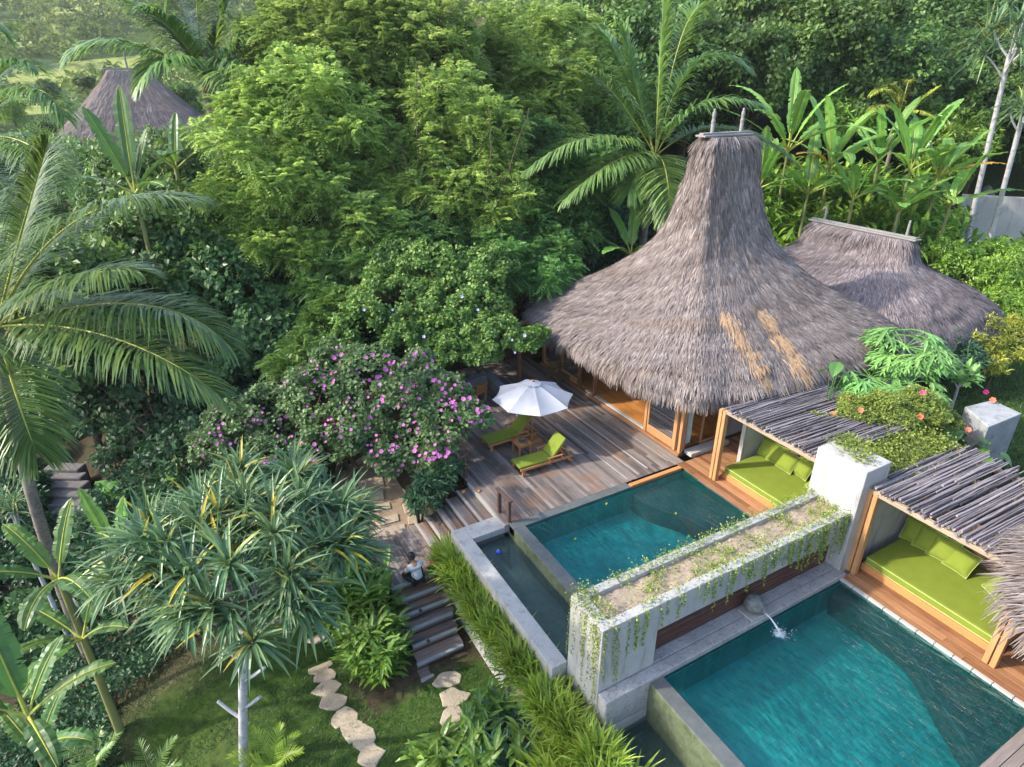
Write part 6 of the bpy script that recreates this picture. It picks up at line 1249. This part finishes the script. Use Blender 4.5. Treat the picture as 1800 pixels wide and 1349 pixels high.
# ------------------------------------------------------------------ garden behind the daybeds
def papaya(label, base, ctr, n=17, L=.55):
    t = thing('papaya_tree', label, 'papaya', base); base = np.array(base, float); ctr = np.array(ctr, float); m = MB(); m.tube(bez([base - [0, 0, .2], (base + ctr) / 2, ctr], 8), np.linspace(.09, .06, 8), 8); m.build('trunk', M['palebark'], t, smooth=True)
    for i in range(n):
        a = i * 2.4; el = rng.uniform(-.25, .75); d = np.array([math.cos(a) * math.cos(el), math.sin(a) * math.cos(el), math.sin(el)]); pl = rng.uniform(.6, 1.0); e = ctr + d * pl - [0, 0, .1]; m = MB(); m.tube(bez([ctr, ctr + d * pl * .5 + [0, 0, .08], e], 5), .012, 5, .5); Pp, D = [], []
        h = unit(np.array([d[0], d[1], -.15])); s = np.cross(h, [0, 0, 1]); k = 7
        for q in range(k):
            b = (q - 3) * .62; v = h * math.cos(b) + s * math.sin(b); Pp.append(e); D.append(v); Ll = L * (1 - .06 * abs(q - 3))
            for f in (.45, .68):
                for sg in (.6, -.6): v2 = h * math.cos(b + sg) + s * math.sin(b + sg); straps(m, np.array([e + v * Ll * f - [0, 0, Ll * f * f * .3]]), np.array([v2]), Ll * .38, .09, .5, rng.random(1), 2, [.8, .8, .05])
        straps(m, np.array(Pp), np.array(D), L, .13, .6, rng.uniform(.3, .8, k), 4, [.5, .9, 1, .7, .05]); m.build('leaf', M['papaya'], t)
    return t
pc = C(1590, 612, 21.0); papaya('papaya tree with deeply cut leaves in front of the lower pavilion', [pc[0], pc[1], -.2], pc, 24, .9)
pc = C(1530, 665, 20.0); papaya('lower papaya tree with pale green leaves beside the first stick roof', [pc[0], pc[1], -.2], pc, 18, .78)
pc = C(1600, 675, 19.6); papaya('short papaya tree above the flowering vine', [pc[0], pc[1], -.2], pc, 14, .6)
pc = C(1690, 665, 20.6); t = thing('frangipani_shrub', 'frangipani shrub with long pale whorled leaves near the concrete box', 'shrub', [pc[0], pc[1], -.2]); m = MB(); m.tube([[pc[0], pc[1], -.3], pc - [0, 0, .3]], [.07, .04], 7)
for i in range(6): m.tube([pc - [0, 0, .4], pc + rdirs(1, .1)[0] * .4], [.03, .02], 6)
m.build('trunk', M['palebark'], t, smooth=True); m = MB()
for i in range(10): c = pc + rdirs(1, -.1)[0] * [.55, .55, .3]; dd = rdirs(14, .0); straps(m, np.repeat([c], 14, 0), dd, .48, .13, .6, np.clip(rng.normal(.6, .2, 14), 0, 1), 4, [.3, .8, 1, .8, .05])
m.build('foliage', M['papaya'], t)
for x, y, d, lb in ((1470, 650, 18.2, 'two big heart shaped leaves sticking up beside the first stick roof'), (1705, 780, 17.6, 'big leaved taro plant in front of the concrete box'), (1745, 800, 17.2, 'pale leaved taro plant at the foot of the concrete box'), (1680, 760, 17.6, 'taro plant between the vine and the concrete box')):
    p = C(x, y, d); gz = ZG(p[0], p[1]); t = thing('taro_plant', lb, 'taro', [p[0], p[1], gz])
    for i in range(5):
        a = rng.uniform(0, 6.28); e = p + [math.cos(a) * .28, math.sin(a) * .28, rng.uniform(-.2, .25)]; m = MB(); m.tube(bez([[p[0], p[1], gz - .05], [p[0], p[1], e[2] - .3], e], 8), .016, 5, .5); T_ = np.array([[math.cos(a), math.sin(a), -.55]]); straps(m, np.array([e - T_[0] * .12]), T_, .55, .42, .5, .55, 5, [.35, .95, 1, .8, .45, .02], .2); m.build('leaf', M['banana_deep'], t)
tree_px('golden_shrub', 'golden yellow leaved shrub at the edge of the lawn beyond the pavilion', 'shrub', C(1740, 640, 25)[:2], [(1745, 590, 26, .9), (1710, 610, 25, .7), (1770, 620, 25.5, .8), (1735, 640, 24.6, .6), (1790, 575, 27, .7)], 'broad', M['golden'], BK, .05, nsub=26, per=40, L=.2, W=.055, stems=3)
tree_px('dark_shrub', 'dark green strap leaved shrub in the shade of the pavilion eave', 'shrub', C(1670, 640, 24)[:2], [(1665, 605, 25, .7), (1690, 630, 24.4, .7), (1640, 630, 24, .6)], 'broad', M['shade_leaf'], BK, .05, nsub=24, per=36, L=.3, W=.07, stems=3)
tree_px('leafy_hedge', 'yellow green leafy shrub hedge wrapping the corner of the pavilion', 'shrub', C(1740, 520, 31)[:2], [(1700, 470, 33.5, 1.2), (1750, 500, 32, 1.2), (1790, 480, 33, 1.3), (1760, 545, 29.5, 1.0), (1790, 560, 29, 1.0), (1660, 450, 35, 1.0), (1740, 455, 34.5, 1.2), (1800, 520, 31, 1.1)], 'broad', M['ginger'], BK, .07, nsub=28, per=46, L=.2, W=.085, stems=5)
for x, y, d, r, lb in ((1475, 212, 46, 1.9, 'rounded pale green frangipani tree behind the banana row near the roof peak'), (1675, 240, 47, 2.4, 'broad rounded pale green frangipani tree near the thin pandanus trunk'), (1655, 290, 44, 1.2, 'low pale green frangipani bush under the rounded tree')):
    q = C(x, y, d); tree_px('frangipani_tree', lb, 'tree', [q[0], q[1], min(ZG(q[0], q[1]), q[2] - r)], [(x, y, d, r), (x - 20, y + 12, d, r * .8), (x + 22, y + 10, d - .4, r * .75)], 'broad', M['ginger'], BK, .12, nsub=40, per=34, L=.42, W=.12, subr=.24)

# ------------------------------------------------------------------ forest on the slope
def forest_proto(name, label, blobs, mat, h, L, W, kind='broad', nsub=26, per=58, group=None):
    t = thing(name, label, 'tree', (0, 0, -500), group); b0 = np.array([0, 0, -500.]); m = MB(); limbs(m, b0 - [0, 0, .6], b0 + [0, 0, h * .45], [b0 + c for c, r in blobs], .22); m.build('trunk', M['bark'], t, smooth=True)
    sh = shell([(b0 + c, r) for c, r in blobs], nsub, per, .3, -.35); m = MB(); per = per
    if kind == 'feather': Pp, N, tt = sh; feathers(m, Pp, unit(N * .8 + rdirs(len(Pp)) * .5), L * rng.uniform(.7, 1.2, len(Pp)), tt, 5)
    else: broad_leaves(m, sh, L, W)
    m.build('crown', mat, t); return t
def rb(h, w, n): return [(np.array([rng.uniform(-w, w), rng.uniform(-w, w), h * rng.uniform(.45, .92)]), rng.uniform(.20, .30) * h) for _ in range(n)] + [(np.array([0, 0, h * .8]), .3 * h)]
gname = 'trees of the forested slope'
pr_ = [forest_proto('forest_tree', 'dense green forest tree on the slope behind the banana row', rb(9, 2.6, 7), M['forest'], 9, .33, .2, per=92, group=gname), forest_proto('forest_tree', 'dense green forest tree on the slope behind the banana row', rb(11, 2.8, 8), M['forest'], 11, .35, .22, per=92, group=gname),
       forest_proto('forest_tree', 'dark leaved forest tree on the slope behind the banana row', rb(10, 2.5, 7), M['forest'], 10, .38, .24, per=84, group=gname), forest_proto('forest_tree', 'fine leaved bright forest tree on the slope behind the banana row', rb(10, 2.8, 8), M['feather'], 10, .8, .3, 'feather', 24, 26, group=gname)]
used = set()
def plant(i, r, d, sc, label=None, dz=0., group=None):
    x, y = RD(r, d); loc = (x, y, ZG(x, y) + dz - .2); rz = rng.uniform(0, 6.28)
    o = pr_[i]
    if i not in used:
        used.add(i); o.location = loc; o.rotation_euler = (0, 0, rz); o.scale = (sc, sc, sc)
        if label: o['label'] = label
        if group: o['group'] = group
        # shift meshes built around -500 back to the root
    else: dup(o, loc, rz, sc, label, group)
for d in (50, 55, 61, 68, 76, 86):
    lim = (d * .88); r = 4.0 + (d - 50) * .1
    while r < lim:
        i = int(rng.choice([0, 1, 2, 1, 0, 2, 3 if r < 18 else 1])); plant(i, r, d + rng.uniform(-2, 2), rng.uniform(.8, 1.2)); r += rng.uniform(4.2, 6.2) * (d / 60)
lab = {0: 'rounded green tree in the valley around the distant hut', 1: 'taller green tree in the valley around the distant hut', 2: 'dark leaved tree in the valley around the distant hut', 3: 'feathery bright tree in the valley around the distant hut'}
for d, rs in ((40, (-36, -31)), (48, (-40, -35)), (58, (-48, -43, -12, -7)), (70, (-56, -48, -41, -34, -26, -18, -10, -2)), (84, (-66, -58, -50, -43, -35, -27, -19, -11, -3)), (98, (-76, -66, -57, -48, -40, -31, -22, -13, -4))):
    for r in rs:
        i = int(rng.choice([0, 1, 2, 3, 0])); plant(i, r + rng.uniform(-2, 2), d + rng.uniform(-3, 3), rng.uniform(.45, .7) * (.62 if d > 60 and r < -8 else 1), lab[i], 0, 'trees of the valley around the hut')
lab2 = {0: 'shadowy green tree filling the back of the grove', 1: 'tall shadowy green tree filling the back of the grove', 2: 'dark leaved tree filling the back of the grove', 3: 'bright feathery tree filling the back of the grove'}
for r, d, i, s in ((-6, 44, 3, 1.0), (-1, 46, 0, 1.1), (3, 47, 3, 1.2), (-9, 40, 2, .8), (7, 52, 1, 1.1), (-12, 46, 1, .8), (5, 42, 2, .9), (1, 41, 2, 1.0), (-4, 39, 2, .85)): plant(i, r, d, s, lab2[i], 0, 'trees at the back of the grove')
# mid-left valley fill, near trees that keep the valley dim
for r, d, i, s, lb in ((-17.5, 24, 2, .85, 'dark leaved tree just beyond the frame edge on the valley side'), (-16, 29, 2, .8, 'dark leaved tree behind the corner palm on the valley side'), (-12, 33, 0, .75, 'rounded green tree between the corner palm and the distant hut'), (-18, 35, 1, .8, 'taller green tree at the frame edge above the corner palm')): plant(i, r, d, s, lb)
vs_ = [forest_proto('valley_shrub', 'dark leafy shrub on the shaded valley floor', rb(2.2, .8, 5), M['shade_leaf'], 2.2, .26, .14, nsub=20, per=44, group='shrubs of the shaded valley'), forest_proto('valley_shrub', 'dark leafy shrub on the shaded valley floor', rb(1.8, .9, 5), M['broad'], 1.8, .28, .15, nsub=18, per=40, group='shrubs of the shaded valley')]
for q, (x, y) in enumerate([(rng.uniform(-20, 230), yy) for yy in (760, 800, 850, 900, 950, 1000, 1060, 1130) for _ in range(5)]):
    if 100 < x < 175 and y > 800: x -= 120
    if y > 940: x = x * .45 - 15
    p = P(x, y, -4.5); loc = (p[0], p[1], ZG(p[0], p[1]) - .1); sc = rng.uniform(.6, 1.0)
    if q < 2: vs_[q].location = loc; vs_[q].scale = (sc,) * 3
    else: dup(vs_[q % 2], loc, rng.uniform(0, 6.28), sc)
# far wooded hills ----------------------------------------------------------
def ground_z(): 
    g = bpy.data.objects['ground']; dg = bpy.context.evaluated_depsgraph_get(); return g, dg
g, dg = ground_z(); m = MB(); n = 0
cand = np.c_[rng.uniform(-300, 120, 5200), rng.uniform(112, 620, 5200)]
for r, d in cand:
    if abs(r) > d * .95 or r > d * .35: continue
    if vnoise(r / 26 + 5, d / 22) > .70 and d < 330: continue
    x, y = RD(r, d); hit, loc, nn, _ = g.ray_cast((x, y, 900), (0, 0, -1))
    if not hit: continue
    s = rng.uniform(2.2, 4.6); k = 60 if d < 260 else 34; dd = rdirs(k, -.1); pt = np.array(loc) + [0, 0, s * .9] + dd * s * rng.uniform(.6, 1., k)[:, None] * [1, 1, .9]
    ls = s * (.36 if d < 260 else .5); leaves(m, pt, rdirs(k, -.5), dd + [0, 0, .3], ls, ls * .75, np.clip(rng.normal(rng.uniform(.25, .7), .12, k), 0, 1)); n += 1
tag(m.build('far_wood', M['hillwood']), kind='stuff')
# lawn and ground cover -------------------------------------------------------
n = 72000; x = rng.uniform(-4.5, 5, n); y = rng.uniform(6.5, 15, n); q = np.c_[x, y, G(x, y)]; keep = (vnoise(x * 1.3, y * 1.3) < .8) & ((x < 2.05 + .6 * vnoise(x * 2.1, y * 2.1)) | (y < 10.9)); q = q[keep]; n = len(q); m = MB(); D = rdirs(n, .25); straps(m, q, D, rng.uniform(.05, .11, n), .012, .4, np.clip(rng.normal(.45, .2, n) + .35 * (vnoise(q[:, 0] * 2, q[:, 1] * 2) - .5), 0, 1), 1, [1, .2], 0.); tag(m.build('grass', M['grass']), kind='stuff')
n = 26000; x = rng.uniform(23.5, 34, n); y = rng.uniform(6, 13.3, n); q = np.c_[x, y, G(x, y)]; m = MB(); straps(m, q, rdirs(n, .2), rng.uniform(.06, .14, n), .03, .4, rng.random(n), 1, [1, .2], 0.); tag(m.build('grass', M['grass']), kind='stuff')
def cover(rr, dr, n, L, W, mat, h=.6, zoff=0.):
    r = rng.uniform(*rr, n); d = rng.uniform(*dr, n); xy = RT[:2] * r[:, None] + FH[:2] * d[:, None]; z = G(xy[:, 0], xy[:, 1]); hh = h * vnoise(r * .8, d * .8) ** 1.5 * 1.6; ok = ((xy[:, 0] < 3.2) | (xy[:, 1] > 26.5)) & ~((xy[:, 0] > -3.6) & (xy[:, 1] < 14.8)); q = np.c_[xy, z + hh * rng.uniform(.3, 1, n) + zoff][ok]; m = MB(); k = len(q); leaves(m, q, rdirs(k, -.3) , rdirs(k, .3), L * rng.uniform(.7, 1.3, k), W, np.clip(rng.normal(.4, .2, k), 0, 1)); return m
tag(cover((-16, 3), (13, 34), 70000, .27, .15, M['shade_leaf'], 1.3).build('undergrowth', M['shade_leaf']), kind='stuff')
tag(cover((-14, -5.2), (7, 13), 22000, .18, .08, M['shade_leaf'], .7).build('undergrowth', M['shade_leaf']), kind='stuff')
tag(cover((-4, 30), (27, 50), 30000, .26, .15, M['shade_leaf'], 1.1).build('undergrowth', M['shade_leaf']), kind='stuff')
# withered leaves and litter on the steps
for x, y, lb in ((1065, 888, 'small yellow leaf floating in the middle of the upper pool'), (1187, 905, 'small yellow leaf floating near the shallow end of the upper pool'), (1010, 950, 'small yellow leaf floating near the mossy edge of the upper pool')):
    p = P(x, y, -.03); m = MB(); straps(m, np.array([p + [0, 0, .012]]), np.array([[.7, .5, .03]]), .13, .07, .1, .5, 3); tag(m.build('floating_leaf', M['golden']), lb, 'leaf')
for x, y, z, lb in ((813, 868, -.0, 'dry leaf on the second deck stair'), (712, 1075, -1.3, 'orange dry leaf caught beside the garden stairs'), (840, 866, .0, 'dry leaf on the top deck stair')):
    p = P(x, y, z); m = MB(); straps(m, np.array([p + [0, 0, .02]]), np.array([[.7, .5, .25]]), .2, .09, .8, .5, 3); tag(m.build('dry_leaf', M['deadleaf']), lb, 'leaf')
# ------------------------------------------------------------------ light, sky, view
SUN_EL = R(36); SX, SY = -.93, .37
w = bpy.data.worlds.new('World'); scene.world = w; w.use_nodes = True; nt = w.node_tree
bg = nt.nodes['Background']; sky = nt.nodes.new('ShaderNodeTexSky'); sky.sky_type = 'NISHITA'; sky.sun_disc = False; sky.sun_elevation = SUN_EL; sky.sun_rotation = math.atan2(SX, SY); sky.dust_density = 2.0
nt.links.new(sky.outputs[0], bg.inputs[0]); bg.inputs[1].default_value = .15
sd = bpy.data.lights.new('sun', 'SUN'); sd.energy = 2.0; sd.angle = R(1.5); sd.color = (1, .91, .77); so_ = bpy.data.objects.new('sun', sd); COL.objects.link(so_)
v = Vector((SX * math.cos(SUN_EL), SY * math.cos(SUN_EL), math.sin(SUN_EL))); so_.rotation_euler = v.to_track_quat('Z', 'Y').to_euler(); so_.location = (-20, 14, 40)
scene.view_settings.view_transform = 'Standard'; scene.view_settings.look = 'None'; scene.view_settings.exposure = 1.78; scene.view_settings.gamma = 1
hz = MB(); hz.box((-3400, -700, -40), (4400, 4400, 118)); hm, hnt = newmat('haze air'); pv = hnt.nodes.new('ShaderNodeVolumePrincipled'); pv.inputs['Density'].default_value = .00022; pv.inputs['Color'].default_value = (.86, .92, 1, 1); pv.inputs['Anisotropy'].default_value = .2; ho_ = hnt.nodes.new('ShaderNodeOutputMaterial'); hnt.links.new(pv.outputs[0], ho_.inputs['Volume']); tag(hz.build('haze', hm), kind='stuff')
scene.cycles.volume_bounces = 1
scene.cycles.max_bounces = 8; scene.cycles.transparent_max_bounces = 12; scene.cycles.diffuse_bounces = 6; scene.cycles.glossy_bounces = 2; scene.cycles.transmission_bounces = 4; scene.cycles.caustics_reflective = False; scene.cycles.caustics_refractive = False
